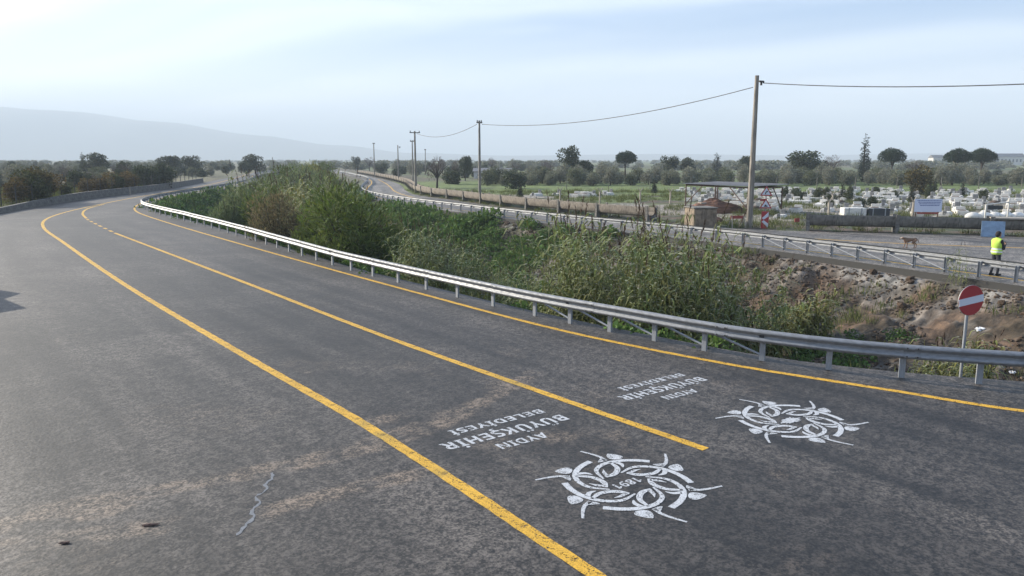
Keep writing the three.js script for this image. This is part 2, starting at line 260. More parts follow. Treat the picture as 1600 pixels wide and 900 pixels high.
function dirtAt(x, d) {
  if (!(d < 20 && x > -12 && x < 8)) return 0;
  let dirt = 0; const gr = fbm(x * 3.2, d * 3.2, 4, 131), gf = fbm(x * 9, d * 9, 2, 133);
  for (const t of tracks) { const q = t.near(x, d), e = Math.abs(Math.abs(q.s) - 0.10); dirt = Math.max(dirt, sstep(0.17, 0.02, e) * sstep(0.32, 0.62, gr * 0.7 + gf * 0.3) * (q.at <= 0.01 || q.at >= t.pt.length - 1.01 ? 0 : 1)); }
  for (const [bx, bd, r, a] of blots) dirt = Math.max(dirt, a * sstep(1.15, 0.35, Math.hypot(x - bx, (d - bd) * 0.8) / r + (gr - 0.5) * 1.6));
  return Math.max(dirt, 0.22 * sstep(0.62, 0.75, fbm(x * 0.6 + 4, d * 0.6, 4, 137)) * sstep(0.4, 0.65, gf));
}
const lineL = new Line(Lc), lineM = new Line(Mc), lineR = new Line(Rc);
const road1In = (x, d) => Math.min(0.5 - g1.s(x, d), wl.s(x, d) - 0.1);
const road2In = (x, d) => Math.min(g2.s(x, d) + 0.65, -1.25 - fl.s(x, d));
function roadSheet(name, xs, ds, inside, snapTo, tint) {           // a grid whose border points are moved on to the edge of the road
  const g = new G3(), nx = xs.length, v = new Float32Array(nx * ds.length), id = new Int32Array(nx * ds.length).fill(-1);
  ds.forEach((d, j) => xs.forEach((x, i) => { v[j * nx + i] = inside(x, d); }));
  const put = (i, j) => { const k = j * nx + i; if (id[k] >= 0) return id[k]; let x = xs[i], d = ds[j]; if (v[k] < 0) [x, d] = snapTo(x, d); return (id[k] = g.v(x, 0, -d, x / 4, d / 4, tint(x, d))); };
  for (let j = 0; j + 1 < ds.length; j++) for (let i = 0; i + 1 < nx; i++) {
    const k = j * nx + i; if (v[k] < 0 && v[k + 1] < 0 && v[k + nx] < 0 && v[k + nx + 1] < 0) continue;
    g.q(put(i, j), put(i + 1, j), put(i + 1, j + 1), put(i, j + 1));
  }
  return structure(mesh(name, g.build(), M.asphalt));
}
const snapper = (lineA, offA, lineB, offB) => (x, d) => {          // nearest point at a given offset from the line that was overstepped
  for (const [ln, off, over] of [[lineA, offA, (s) => s > offA], [lineB, offB, (s) => s < offB]]) {
    const q = ln.near(x, d); if (!over(q.s)) continue; const l = Math.abs(q.s) || 1, sg = Math.sign(q.s), nx = (x - q.x) / l * sg, nd = (d - q.d) / l * sg; return [q.x + nx * off, q.d + nd * off];
  }
  return [x, d];
};
function asphaltTint(x, d, along, seed) {                          // worn and dusty patches, drawn out along the lanes
  const n = fbm(x * 0.12 + seed, d * 0.12, 4, 101), m = fbm(x * 1.1 + seed, d * 1.1, 4, 105), st = fbm(along.s * 1.9 + seed, along.at * 0.07, 4, 111), st2 = fbm(along.s * 6 + seed, along.at * 0.16, 3, 117);
  const dust = sstep(0.52, 0.70, fbm(x * 0.33 + seed * 2, d * 0.33, 5, 121)), scuff = sstep(0.60, 0.72, fbm(x * 2.3, d * 2.3 + seed, 4, 123));
  return 0.062 * (0.80 + (n - 0.5) * 0.8 + (m - 0.5) * 0.5 + (st - 0.5) * 1.6 + (st2 - 0.5) * 1.0 + dust * 0.5 + scuff * 0.25);
}
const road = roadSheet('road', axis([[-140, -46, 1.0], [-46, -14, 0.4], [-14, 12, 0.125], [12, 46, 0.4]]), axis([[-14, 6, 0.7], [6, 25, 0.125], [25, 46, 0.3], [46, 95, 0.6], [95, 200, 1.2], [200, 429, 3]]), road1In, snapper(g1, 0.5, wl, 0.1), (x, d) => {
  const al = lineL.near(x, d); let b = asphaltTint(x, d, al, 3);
  if (al.s > 0.1) { const s = lineM.s(x, d); b *= s < 0 ? 0.92 : 1.22; } else b *= 1.3;  // left of the wide line: older dusty asphalt, with low-sun sheen painted in
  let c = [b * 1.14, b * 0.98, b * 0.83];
  if (d < 20 && x > -12 && x < 8) {
    const dirt = dirtAt(x, d), gf = fbm(x * 9, d * 9, 2, 133);
    c = mix3(c, [0.33, 0.25, 0.18], dirt * 0.9);
    const oil = Math.max(sstep(1.2, 0.3, Math.hypot((x - 4.06) / 0.28, (d - 9.53) / 0.16) + (gf - 0.5) * 1.2), sstep(1.2, 0.5, Math.hypot((x + 4.45) / 0.22, (d - 9.06) / 0.06) + (gf - 0.5))); c = mix3(c, [0.03, 0.022, 0.018], oil * 0.85);
  }
  return c;
});
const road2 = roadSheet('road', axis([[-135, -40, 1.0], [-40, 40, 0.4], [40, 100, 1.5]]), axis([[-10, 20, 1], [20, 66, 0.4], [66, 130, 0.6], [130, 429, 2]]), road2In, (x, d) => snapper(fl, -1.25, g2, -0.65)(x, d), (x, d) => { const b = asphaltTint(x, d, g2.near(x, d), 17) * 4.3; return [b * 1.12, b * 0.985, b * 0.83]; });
function ribbon(pts, w, y, jitter = 0, seed = 1, from = 0, to = 1) {
  const shade = (x, d) => mix3([1, 1, 1].map(() => 0.86 + 0.28 * (fbm(x * 1.3, d * 1.3, 4, 151) - 0.3)), [0.42, 0.55, 1.6], dirtAt(x, d) * 0.75);
  const g = new G3(), r = rng(seed), n = pts.length, a = Math.floor(from * (n - 1)), b = Math.ceil(to * (n - 1)); let len = 0;
  for (let i = a; i <= b; i++) {
    const p = pts[i], u = pts[Math.max(0, i - 1)], v = pts[Math.min(n - 1, i + 1)], tx = v[0] - u[0], td = v[1] - u[1], l = Math.hypot(tx, td); if (i > a) len += Math.hypot(p[0] - pts[i - 1][0], p[1] - pts[i - 1][1]);
    const wl_ = w / 2 + (r() - 0.5) * jitter, wr_ = w / 2 + (r() - 0.5) * jitter;
    g.v(p[0] - td / l * wl_, y, -(p[1] + tx / l * wl_), 0, len, shade(...p)); g.v(p[0] + td / l * wr_, y, -(p[1] - tx / l * wr_), w, len, shade(...p));
  }
  for (let i = 0; i < b - a; i++) g.q(2 * i, 2 * i + 1, 2 * i + 3, 2 * i + 2);
  return g.build();
}
function painted(name, ctrl, w, parent, mat, seed) { return mesh(name, ribbon(spline(ctrl, 0.2), w, 0.005, 0.016, seed), mat, parent); }
painted('edge_line', Lc, 0.2, road, M.yellow, 1).userData.label = 'wide yellow line sweeping across the whole foreground asphalt';
painted('edge_line', Rc, 0.17, road, M.yellow, 2).userData.label = 'yellow edge line running along the near guardrail';
painted('centre_line', Mc.slice(0, 5), 0.18, road, M.yellow, 3).userData.label = 'yellow line ending between the painted emblems';
painted('centre_line', [[-33.6, 60.2], [-36.9, 65.6], [-40, 72], [-42.6, 80]], 0.18, road, M.yellow, 4);
{ const sp = spline([[-25.2, 48.2], [-29.2, 53.8], [-32.9, 59.1], [-33.6, 60.2]], 0.1), n = sp.length; for (let k = 0; k < 6; k++) mesh('dash', ribbon(sp.slice(Math.floor(n * (k + 0.42) / 6.3), Math.floor(n * (k + 0.95) / 6.3)), 0.18, 0.005), M.yellow, road); }
painted('edge_line', g2.offset(0.75).filter((p) => p[1] > 5 && p[1] < 260 && p[0] < 40), 0.2, road2, M.yellow, 5);
painted('centre_line', [[70, 24], [45, 33.3], [33, 37.8], [26.9, 39.9], [21.3, 42.2], [16.5, 45.6], [11.5, 51], [4.5, 61], [-2.5, 73], [-9.5, 87], [-14, 100], [-17.1, 112], [-20.6, 130], [-24.5, 149], [-31, 178]], 0.2, road2, M.yellow, 6);
painted('seam', [[70, 28.5], [45, 37], [33, 41], [28.5, 42.4], [23.6, 44.6], [18.5, 47.2]], 0.12, road2, M.tar, 7);
{ const sp = spline([[-3.56, 10.72], [-3.5, 10.5], [-3.54, 10.3], [-3.46, 10.1], [-3.55, 9.9], [-3.42, 9.7], [-3.46, 9.5], [-3.37, 9.25], [-3.41, 9.0], [-3.4, 8.8]], 0.05); mesh('sealant_streak', ribbon(sp, 0.034, 0.004, 0.045, 9), M.sealant, road); }
for (const [line, off, parent] of [[g1, 0.5, road], [g2, -0.65, road2]]) {   // the raw edge of the asphalt layer above the ditch
  const P = line.offset(off).filter((p) => p[1] > -12 && p[1] < 429), g = new G3(), r = rng(5);
  P.forEach((p, i) => { g.v(p[0], 0.001, -p[1], i, 0); g.v(p[0] + (r() - 0.5) * 0.06, -0.5, -p[1], i, 0.4); }); for (let i = 0; i + 1 < P.length; i++) g.q(2 * i, 2 * i + 1, 2 * i + 3, 2 * i + 2);
  mesh('road_edge', g.build(), M.asphaltEdge, parent);
}
// painted emblem: six dancing figures in a ring, and the words beside it
const font = await new FontLoader().loadAsync('fonts/droid/droid_sans_bold.typeface.json');
function flatShape(shapes, y) { const g = new THREE.ShapeGeometry(shapes, 6); g.rotateX(-Math.PI / 2); g.translate(0, y, 0); return g; }
function stroke(pts, widths) {                                     // a tapered brush stroke on the ground, local (x, d)
  const c = new THREE.CatmullRomCurve3(pts.map(([x, d]) => new THREE.Vector3(x, 0, d))), n = 16, l = [], r = [];
  for (let i = 0; i <= n; i++) { const t = i / n, p = c.getPoint(t), q = c.getTangent(t), k = t * (widths.length - 1), a = Math.min(widths.length - 2, Math.floor(k)), w = lerp(widths[a], widths[a + 1], k - a) / 2; l.push(new THREE.Vector2(p.x - q.z * w, p.z + q.x * w)); r.unshift(new THREE.Vector2(p.x + q.z * w, p.z - q.x * w)); }
  return new THREE.Shape([...l, ...r]);
}
function emblem(x, d, parent, year, label) {
  const o = new THREE.Group(); o.name = 'painted_emblem'; o.position.set(x, 0, -d); o.userData.label = label; parent.add(o);
  const strokes = [
    stroke([[0.29, 0.22], [0.44, 0.19], [0.58, 0.14], [0.69, 0.0], [0.74, -0.17], [0.72, -0.38], [0.62, -0.6], [0.46, -0.79]], [0.03, 0.05, 0.07, 0.075, 0.085, 0.09, 0.095, 0.10]),
    stroke([[0.33, 0.15], [0.34, 0.0], [0.42, -0.13], [0.53, -0.21], [0.66, -0.23], [0.74, -0.24]], [0.05, 0.09, 0.09, 0.08, 0.06, 0.04]),
    stroke([[0.34, 0.11], [0.46, 0.08], [0.56, 0.02]], [0.07, 0.06, 0.01]),
    stroke([[0.48, -0.29], [0.58, -0.34], [0.70, -0.32]], [0.02, 0.07, 0.08]),
    stroke([[0.83, -0.08], [0.85, -0.16], [0.90, -0.22]], [0.02, 0.10, 0.08]),
    stroke([[0.82, -0.22], [0.98, -0.23], [1.13, -0.19], [1.33, -0.10]], [0.07, 0.06, 0.05, 0.035]),
    new THREE.Shape(new THREE.CatmullRomCurve3([[0.77, -0.42], [0.82, -0.33], [0.91, -0.32], [1.03, -0.41], [0.93, -0.51], [0.83, -0.55], [0.77, -0.49]].map(([a, b]) => new THREE.Vector3(a, b, 0)), true).getPoints(28).map((p) => new THREE.Vector2(p.x, p.y))),
  ];
  const geo = flatShape(strokes, 0.005); { const p = geo.attributes.position, u = geo.attributes.uv; for (let i = 0; i < p.count; i++) u.setXY(i, p.getX(i), p.getZ(i)); }
  strokes.forEach(() => 0);
  for (let k = 0; k < 6; k++) { const m = mesh('figure', geo, M.white, o); m.rotation.y = k * 60 * R; m.position.y = k * 0.0004; }
  if (year) { const g = flatShape(font.generateShapes(year, 0.17), 0.006); g.computeBoundingBox(); g.translate(-(g.boundingBox.min.x + g.boundingBox.max.x) / 2, 0, 0.085); const m = mesh('year', g, M.white, o); m.rotation.y = Math.atan2(-0.585, -0.811) + Math.PI + Math.PI; m.rotation.y = Math.PI + 35.8 * R; }
  else { const sh = new THREE.Shape(); const r = rng(4); for (let i = 0; i < 40; i++) { const a = i / 40 * 2 * Math.PI, q = 0.07 + r() * 0.07; const px = Math.cos(a) * q * 2.1, py = Math.sin(a) * q; i ? sh.lineTo(px, py) : sh.moveTo(px, py); } const m = mesh('smudge', flatShape(sh, 0.006), M.white, o); m.rotation.y = 35 * R; }
  return o;
}
emblem(1.67, 10.35, road, '1891', 'white painted ring of six dancing figures around a year');
emblem(4.99, 13.02, road, null, 'white painted ring of six dancing figures with a smudged centre');
function lettering(cx, cd, k, parent, label) {                     // cx, cd: middle of the long word
  const o = new THREE.Group(); o.name = 'painted_lettering'; o.position.set(cx, 0, -cd); o.rotation.y = Math.PI + 35.8 * R; o.userData.label = label; parent.add(o);
  for (const [word, size, len, dx, up] of [['AYDIN', 0.2, 0.98, 0.04, 0.42], ['BÜYÜKŞEHİR', 0.26, 2.55, 0, -0.12], ['BELEDİYESİ', 0.19, 1.98, -0.16, -0.58]]) {
    const g = flatShape(font.generateShapes(word, size), 0.005); g.computeBoundingBox(); const b = g.boundingBox, w = b.max.x - b.min.x;
    g.translate(-(b.min.x + b.max.x) / 2, 0, 0); g.scale(len / w * k, 1, 1.18 * k); g.translate(dx * k, 0, -up * k); { const p = g.attributes.position, u = g.attributes.uv; for (let i = 0; i < p.count; i++) u.setXY(i, p.getX(i), p.getZ(i)); }
    mesh('word', g, M.white, o);
  }
}
lettering(-0.10, 12.49, 1, road, 'white painted words between the two long yellow lines');
lettering(3.08, 14.99, 0.93, road, 'white painted words between the short yellow line and the guardrail line');

// ---------------------------------------------------------------- hills on the horizon
{
  const g = new G3(), prof = [[-3000, 100], [-2200, 118], [-1500, 128], [-1250, 126], [-1130, 120], [-850, 92], [-600, 58], [-420, 36], [-250, 18], [0, 11], [360, 15], [650, 12], [1000, 17], [1500, 13], [2200, 20]];
  const hp = (x) => { for (let i = 0; i + 1 < prof.length; i++) if (x <= prof[i + 1][0]) { const t = (x - prof[i][0]) / (prof[i + 1][0] - prof[i][0]); return 2.6 * lerp(prof[i][1], prof[i + 1][1], t * t * (3 - 2 * t)); } return 2.6 * prof.at(-1)[1]; };
  const nx = 150, nd = 24; for (let j = 0; j <= nd; j++) for (let i = 0; i <= nx; i++) { const x = -3000 + 5200 * i / nx, d = 1250 + 1050 * j / nd, t = j / nd, sh = t < 0.6 ? sstep(0, 0.6, t) : 1 - 0.5 * sstep(0.6, 1, t); g.v(x * 2.6, hp(x) * sh * (0.9 + 0.2 * fbm(x * 0.004, d * 0.004, 4, 141)) - 2, -d * 2.6, x / 20, d / 20); }
  for (let j = 0; j < nd; j++) for (let i = 0; i < nx; i++) { const a = j * (nx + 1) + i; g.q(a, a + 1, a + nx + 2, a + nx + 1); }
  structure(mesh('hills', g.build(), M.hill));
}

// ---------------------------------------------------------------- guardrails
const wProfile = [[0.0, 0.155], [0.022, 0.15], [0.08, 0.112], [0.08, 0.062], [0.012, 0.026], [0.012, -0.026], [0.08, -0.062], [0.08, -0.112], [0.022, -0.15], [0.0, -0.155]];
function guardrail(line, side, label, from, to, close, braceAt, reflect) {   // side: +1 puts the beam to the right of the posts
  const o = thing('guardrail', label, 'guardrail'); const P = line.pt; const cum = [0]; for (let i = 1; i < P.length; i++) cum.push(cum[i - 1] + Math.hypot(P[i][0] - P[i - 1][0], P[i][1] - P[i - 1][1]));
  const at = (s) => { let i = 0, hi = P.length - 2; while (i < hi) { const m = (i + hi + 1) >> 1; if (cum[m] <= s) i = m; else hi = m - 1; } const t = clamp((s - cum[i]) / (cum[i + 1] - cum[i])), a = P[i], b = P[i + 1], u = P[Math.max(0, i - 1)], w = P[Math.min(P.length - 1, i + 2)], tx = w[0] - u[0], td = w[1] - u[1], l = Math.hypot(tx, td); return { x: lerp(a[0], b[0], t), d: lerp(a[1], b[1], t), tx: tx / l, td: td / l }; };
  const sAt = (x, d) => { const q = line.near(x, d), i = Math.floor(q.at); return lerp(cum[i], cum[Math.min(i + 1, P.length - 1)], q.at - i); };
  const s0 = sAt(...from), s1 = sAt(...to), sc = sAt(...close); const posts = []; for (let s = s0; s < s1;) { posts.push(s); s += s < sc ? 1.45 : at(s).d > 170 ? 4 : 2.0; }
  const postGeo = (() => { const g = new G3(); g.box(-0.06, 0.06, -0.55, 0.63, -0.006, 0.0); g.box(-0.06, -0.054, -0.55, 0.63, 0.0, 0.06); g.box(0.054, 0.06, -0.55, 0.63, 0.0, 0.06); return g.build(); })();
  const blockGeo = boxGeo(-0.05, 0.05, 0.48, 0.64, -0.075, -0.008), boltGeo = new THREE.CylinderGeometry(0.017, 0.017, 0.02, 6).rotateX(Math.PI / 2), reflGeo = boxGeo(-0.055, 0.055, 0.57, 0.63, -0.10, -0.088);
  const sb = braceAt ? braceAt.map((p) => sAt(...p)) : [1, 0];
  posts.forEach((s, k) => {
    const a = at(s), turn = Math.atan2(a.td, a.tx) + (side > 0 ? 0 : Math.PI);           // local -z looks to the beam
    const m = mesh('post', postGeo, M.zincDull, o); m.position.set(a.x, 0, -a.d); m.rotation.y = side > 0 ? Math.atan2(a.td, a.tx) + Math.PI : Math.atan2(a.td, a.tx);
    if (a.d < 170) { const b = mesh('spacer_block', blockGeo, M.zincDull, m); void b; void turn; }
    if (s >= sb[0] && s <= sb[1] && k + 1 < posts.length) { const b = at(posts[k + 1]), off = 0.05 * -side, nx = a.td * off, nd = -a.tx * off; mesh('brace', bar(V(b.x + nx, b.d + nd, 0.52), V(a.x + nx, a.d + nd, 0.12), 0.03, 5), M.zincDull, o); }
    if (reflect && k % 4 === 1 && a.d < 90) { const f = mesh('reflector', reflGeo, M.black, o); f.position.copy(m.position); f.rotation.copy(m.rotation); }
  });
  const lenB = 4; for (let s = s0 - 2, k = 0; s < s1; s += lenB, k++) {
    const g = new G3(), n = 4, d0 = at(s).d, e = s + lenB + 0.16, sh = (k % 2) * 0.004;
    for (let i = 0; i <= n; i++) { const q = at(lerp(s - 0.16, e, i / n)), nx = q.td * side, nd = -q.tx * side; wProfile.forEach(([o_, y], j) => { const w1 = lerp(s - 0.16, e, i / n), r = 0.078 + o_ + sh + (vnoise(w1 * 0.45, 3.5, 171) - 0.5) * 0.03; g.v(q.x + nx * r, 0.60 + y + (vnoise(w1 * 0.3, 9.5, 173) - 0.5) * 0.03, -(q.d + nd * r), i * 1.0, j * 0.12); }); }
    const w = wProfile.length; for (let i = 0; i < n; i++) for (let j = 0; j + 1 < w; j++) g.q(i * w + j, i * w + j + 1, (i + 1) * w + j + 1, (i + 1) * w + j);
    const bm = mesh('beam', g.build(), M.zinc, o);
    if (d0 < 45) for (const y of [0.51, 0.69]) for (const ds of [-0.1, 0.1]) { const q = at(s + ds), b = mesh('bolt', boltGeo, M.iron, bm), nx = q.td * side, nd = -q.tx * side; b.position.copy(V(q.x + nx * 0.165, q.d + nd * 0.165, y)); b.rotation.y = Math.atan2(nx, -nd); }
  }
  return o;
}
guardrail(g1, -1, 'galvanised guardrail between the wide foreground road and the overgrown ditch', [18, 12.7], [-97, 330], [1.2, 21.7], [[6.3, 16.7], [1.6, 21.3]], true);
guardrail(g2, 1, 'galvanised guardrail on the far bank of the ditch beside the narrower road', [30, 15], [-60, 267], [13, 40.6], [[18.2, 30.6], [13.9, 39]], false);

// ---------------------------------------------------------------- low dark wall and wire fence on the field side
{
  const w = thing('low_wall', 'low dark concrete wall between the asphalt and the dry field', 'wall'), P = wl.pt.filter((p) => p[1] > 20 && p[1] < 160);
  for (let k = 0; k + 6 < P.length; k += 6) {
    const g = new G3(); for (let i = k; i <= k + 6; i++) { const a = P[Math.max(0, i - 1)], b = P[Math.min(P.length - 1, i + 1)], l = Math.hypot(b[0] - a[0], b[1] - a[1]), nx = (b[1] - a[1]) / l, nd = -(b[0] - a[0]) / l, h = lerp(0.5, 0.88, sstep(65, 90, P[i][1])); for (const [o, y] of [[0.04, -0.35], [0, h], [-0.28, h], [-0.3, -0.35]]) g.v(P[i][0] + nx * o, y, -(P[i][1] + nd * o), i * 0.5, y); }
    for (let i = 0; i < 6; i++) for (let j = 0; j < 3; j++) g.q(i * 4 + j, i * 4 + j + 1, i * 4 + j + 5, i * 4 + j + 4);
    g.q(0, 1, 2, 3); g.q(24, 25, 26, 27); mesh('wall_section', g.build(true), M.wallConcrete, w);
  }
  const f = thing('wire_fence', 'wire fence on dark posts with bent tops behind the low wall', 'fence'), F = wl.offset(-0.55).filter((p) => p[1] > 40 && p[1] < 150), tops = [];
  const pg = new G3(); pg.tube([new THREE.Vector3(0, -0.2, 0), new THREE.Vector3(0, 1.9, 0), new THREE.Vector3(0.38, 2.3, 0)], 0.055, 5); const pgeo = pg.build();
  for (let i = 0; i < F.length; i += 4) { const m = mesh('post', pgeo, M.iron, f); m.position.copy(V(F[i][0], F[i][1], 0.2)); m.rotation.y = 0.3; tops.push(F[i]); }
  for (const y of [0.7, 1.15, 1.6, 2.0]) { const g = new G3(); for (let i = 0; i + 1 < tops.length; i++) g.tube([V(...tops[i], y), V(...tops[i + 1], y)], 0.008, 3); mesh('wire', g.build(), M.iron, f); }
}
{ const m = thing('marker_post', 'slim pale marker post standing before the low dark wall', 'post', [-50.3, 0, -101]); mesh('post', boxGeo(-0.08, 0.08, -0.3, 0.95, -0.05, 0.05), M.concretePale, m); mesh('cap', boxGeo(-0.1, 0.1, 0.95, 1.05, -0.07, 0.07), M.concretePale, m); }

// ---------------------------------------------------------------- irrigation flume on saddles
{
  const shell = []; const n = 12; for (let i = 0; i <= n; i++) { const a = Math.PI * (1 + i / n); shell.push([Math.sign(Math.cos(a)) * Math.pow(Math.abs(Math.cos(a)), 0.45) * 0.5, 0.98 - Math.pow(Math.abs(Math.sin(a)), 0.75) * 0.68]); } const inner = []; for (let i = n; i >= 0; i--) { const a = Math.PI * (1 + i / n); inner.push([Math.sign(Math.cos(a)) * Math.pow(Math.abs(Math.cos(a)), 0.45) * 0.43, 0.98 - Math.pow(Math.abs(Math.sin(a)), 0.75) * 0.60]); }
  const prof = [...shell, ...inner];
  const saddle = new THREE.Shape([[-0.62, -0.35], [-0.56, 0.6], [-0.60, 1.12], [-0.52, 1.12], ...shell.slice(1, -1), [0.52, 1.12], [0.60, 1.12], [0.56, 0.6], [0.62, -0.35]].map(([a, b]) => new THREE.Vector2(a, b)));
  const sg = new THREE.ExtrudeGeometry(saddle, { depth: 0.24, bevelEnabled: false }); sg.translate(0, 0, -0.12);
  function flume(pts, label, mat, capTo) {
    const o = thing('irrigation_flume', label, 'flume'), c = new THREE.CatmullRomCurve3(pts.map(([x, d]) => new THREE.Vector3(x, 0, d)), false, 'centripetal'); c.arcLengthDivisions = 800; const len = c.getLength(), k = Math.round(len / 5.5);
    for (let s = 0; s <= k; s++) {
      const p = c.getPointAt(s / k), t = c.getTangentAt(s / k), m = mesh('saddle', sg, M.concreteDark, o); m.position.copy(V(p.x, p.z)); m.rotation.y = Math.atan2(t.x, -t.z);
      if (s === k) break;
      const g = new G3(); for (const e of [0.004, 0.5, 0.996]) { const q = c.getPointAt((s + e) / k), w = c.getTangentAt((s + e) / k); prof.forEach(([a, y], j) => g.v(q.x + w.z * a, y, -(q.z - w.x * a), e * 3, j * 0.12)); }
      const w = prof.length; for (let i = 0; i < 2; i++) for (let j = 0; j < w; j++) g.q(i * w + j, i * w + (j + 1) % w, (i + 1) * w + (j + 1) % w, (i + 1) * w + j);
      mesh('trough', g.build(), mat, o);
      if (capTo && s < capTo) { const a = c.getPointAt(s / k), b = c.getPointAt((s + 1) / k), ln = a.distanceTo(b), cm = mesh('cover_slab', boxGeo(-0.62, 0.62, 0.99, 1.07, -ln / 2 + 0.02, ln / 2 - 0.02), M.concretePale, o); cm.position.copy(V((a.x + b.x) / 2, (a.z + b.z) / 2)); cm.rotation.y = Math.atan2(b.x - a.x, -(b.z - a.z)); }
    }
    return o;
  }
  flume(fl.pt.filter((p) => p[1] >= 57.4 && p[1] < 260), 'pale concrete irrigation flume on saddles along the far road, curving away', M.flumeWall, 0);
  const right = flume(fl.pt.filter((p) => p[1] > 32 && p[1] < 50.6 && p[0] < 70), 'stained grey concrete flume in front of the cemetery, partly slab covered', M.concrete, 8);
  const pl = mesh('plate', boxGeo(-0.2, 0.2, 0.55, 0.8, -0.02, 0.02), M.redDull, right); pl.position.copy(V(18.7, 50.0, 0)); pl.rotation.y = 0.4;
}
{ // junction box of the flume
  const o = thing('concrete_well', 'square concrete junction box standing where the two flumes meet', 'well', [13.15, 0, -53.6], 8 * R); mesh('wall', new RoundedBoxGeometry(1.7, 1.6, 1.9, 2, 0.14).translate(0.1, 0.45, 0), M.wellWall, o); mesh('lid', new RoundedBoxGeometry(1.76, 0.1, 1.96, 2, 0.04).translate(-0.1, -0.14, 0).translate(0.2, 1.42, 0), M.concrete, o);
  const b = thing('concrete_block', 'pale concrete block lying at the foot of the shed', 'block', [16.9, 0.2, -66], 0.2); mesh('block', new RoundedBoxGeometry(1.6, 0.75, 0.8, 2, 0.05).translate(0, 0.37, 0), M.concretePale, b);
}

// ---------------------------------------------------------------- poles and cables
function utilityPole(x, d, h, r0, label, arm) {
  const o = thing('utility_pole', label, 'utility pole', [x, 0, -d], 0.5, undefined), g = new G3(); g.tube([new THREE.Vector3(0, -0.3, 0), new THREE.Vector3(0, h * 0.5, 0), new THREE.Vector3(0, h, 0)], [r0, r0 * 0.8, r0 * 0.6], 12); mesh('shaft', g.build(), M.pole, o);
  if (arm) { mesh('crossarm', boxGeo(-arm, arm, h - 0.28, h - 0.16, -0.06, 0.06), M.iron, o); for (const s of [-1, 1]) { const q = mesh('insulator', new THREE.CylinderGeometry(0.05, 0.07, 0.2, 8), M.iron, o); q.position.set(s * (arm - 0.08), h - 0.06, 0); } }
  else { const c = mesh('bracket', boxGeo(0.05, 0.45, h - 0.42, h - 0.3, -0.05, 0.05), M.iron, o); c.rotation.z = -0.02; const q = mesh('insulator', new THREE.CylinderGeometry(0.06, 0.08, 0.22, 8), M.iron, o); q.position.set(0.42, h - 0.5, 0); mesh('clamp', new THREE.CylinderGeometry(r0 * 0.62, r0 * 0.63, 0.12, 12).translate(0, h - 0.75, 0), M.iron, o); }
  return o;
}
const poles = [[40, 12, 10.2, 0.26, 'tall concrete pole at the near corner of the cemetery road', 0], [16.3, 52.3, 10.1, 0.225, 'thick concrete utility pole beside the warning signs', 0], [-3.5, 83.3, 8.7, 0.165, 'concrete utility pole behind the flume, next along from the thick one', 0.32], [-13.6, 108.6, 8.5, 0.18, 'concrete utility pole with crossarm where the flume bends', 0.75], [-17.9, 139, 8.0, 0.15, 'slim utility pole close behind the crossarm pole', 0.4], [-23.6, 160, 7.5, 0.15, 'slim pale utility pole along the far stretch of flume', 0], [-35.7, 200, 8.8, 0.17, 'utility pole at the far end of the flume near the gap', 0.3], [-25.8, 230, 7.6, 0.17, 'distant slim pole rising out of the scrub', 0.3]];
poles.forEach((p) => utilityPole(...p));
function cable(a, b, sag, label) { const pts = []; for (let i = 0; i <= 24; i++) { const t = i / 24; pts.push(new THREE.Vector3().lerpVectors(a, b, t).add(new THREE.Vector3(0, -4 * sag * t * (1 - t), 0))); } const g = new G3(); g.tube(pts, 0.028, 5); tag(mesh('power_cable', g.build(), M.wire), label, 'cable'); }
cable(V(40, 12, 9.5), V(16.65, 52.1, 9.6), 1.5, 'black cable running from the thick pole out over the cemetery road');
cable(V(16.1, 52.4, 9.35), V(-3.2, 83.1, 8.3), 0.95, 'sagging cable between the thick pole and the next pole');
cable(V(-3.8, 83.5, 8.3), V(-13.2, 108.5, 8.1), 0.8, 'thin sagging cable reaching the crossarm pole');

// ---------------------------------------------------------------- signs
function disc(r, t, mat, name, parent) { const m = mesh(name, new THREE.CylinderGeometry(r, r, t, 40).rotateX(Math.PI / 2), mat, parent); return m; }
{
  const n = Math.atan2(0.26, 0.97), o = thing('no_entry_sign', 'round red no-entry sign with white bar on a grey post behind the guardrail', 'road sign', [9.62, -0.3, -15.72], n);
  mesh('post', new THREE.CylinderGeometry(0.032, 0.032, 2.2, 10).translate(0, 0.9, -0.05), M.zincDull, o);
  const f = new THREE.Group(); f.name = 'sign_face'; f.position.set(0.02, 1.98, 0); f.rotation.z = 9 * R; o.add(f);
  disc(0.325, 0.012, M.signBack, 'backing', f).position.z = -0.008; disc(0.318, 0.01, M.red, 'red_disc', f).position.z = 0.003; mesh('white_bar', boxGeo(-0.315, 0.315, -0.075, 0.075, 0.007, 0.0135), M.signWhite, f); mesh('clamp', boxGeo(-0.06, 0.06, -0.05, 0.05, -0.05, -0.015), M.signBack, f);
}
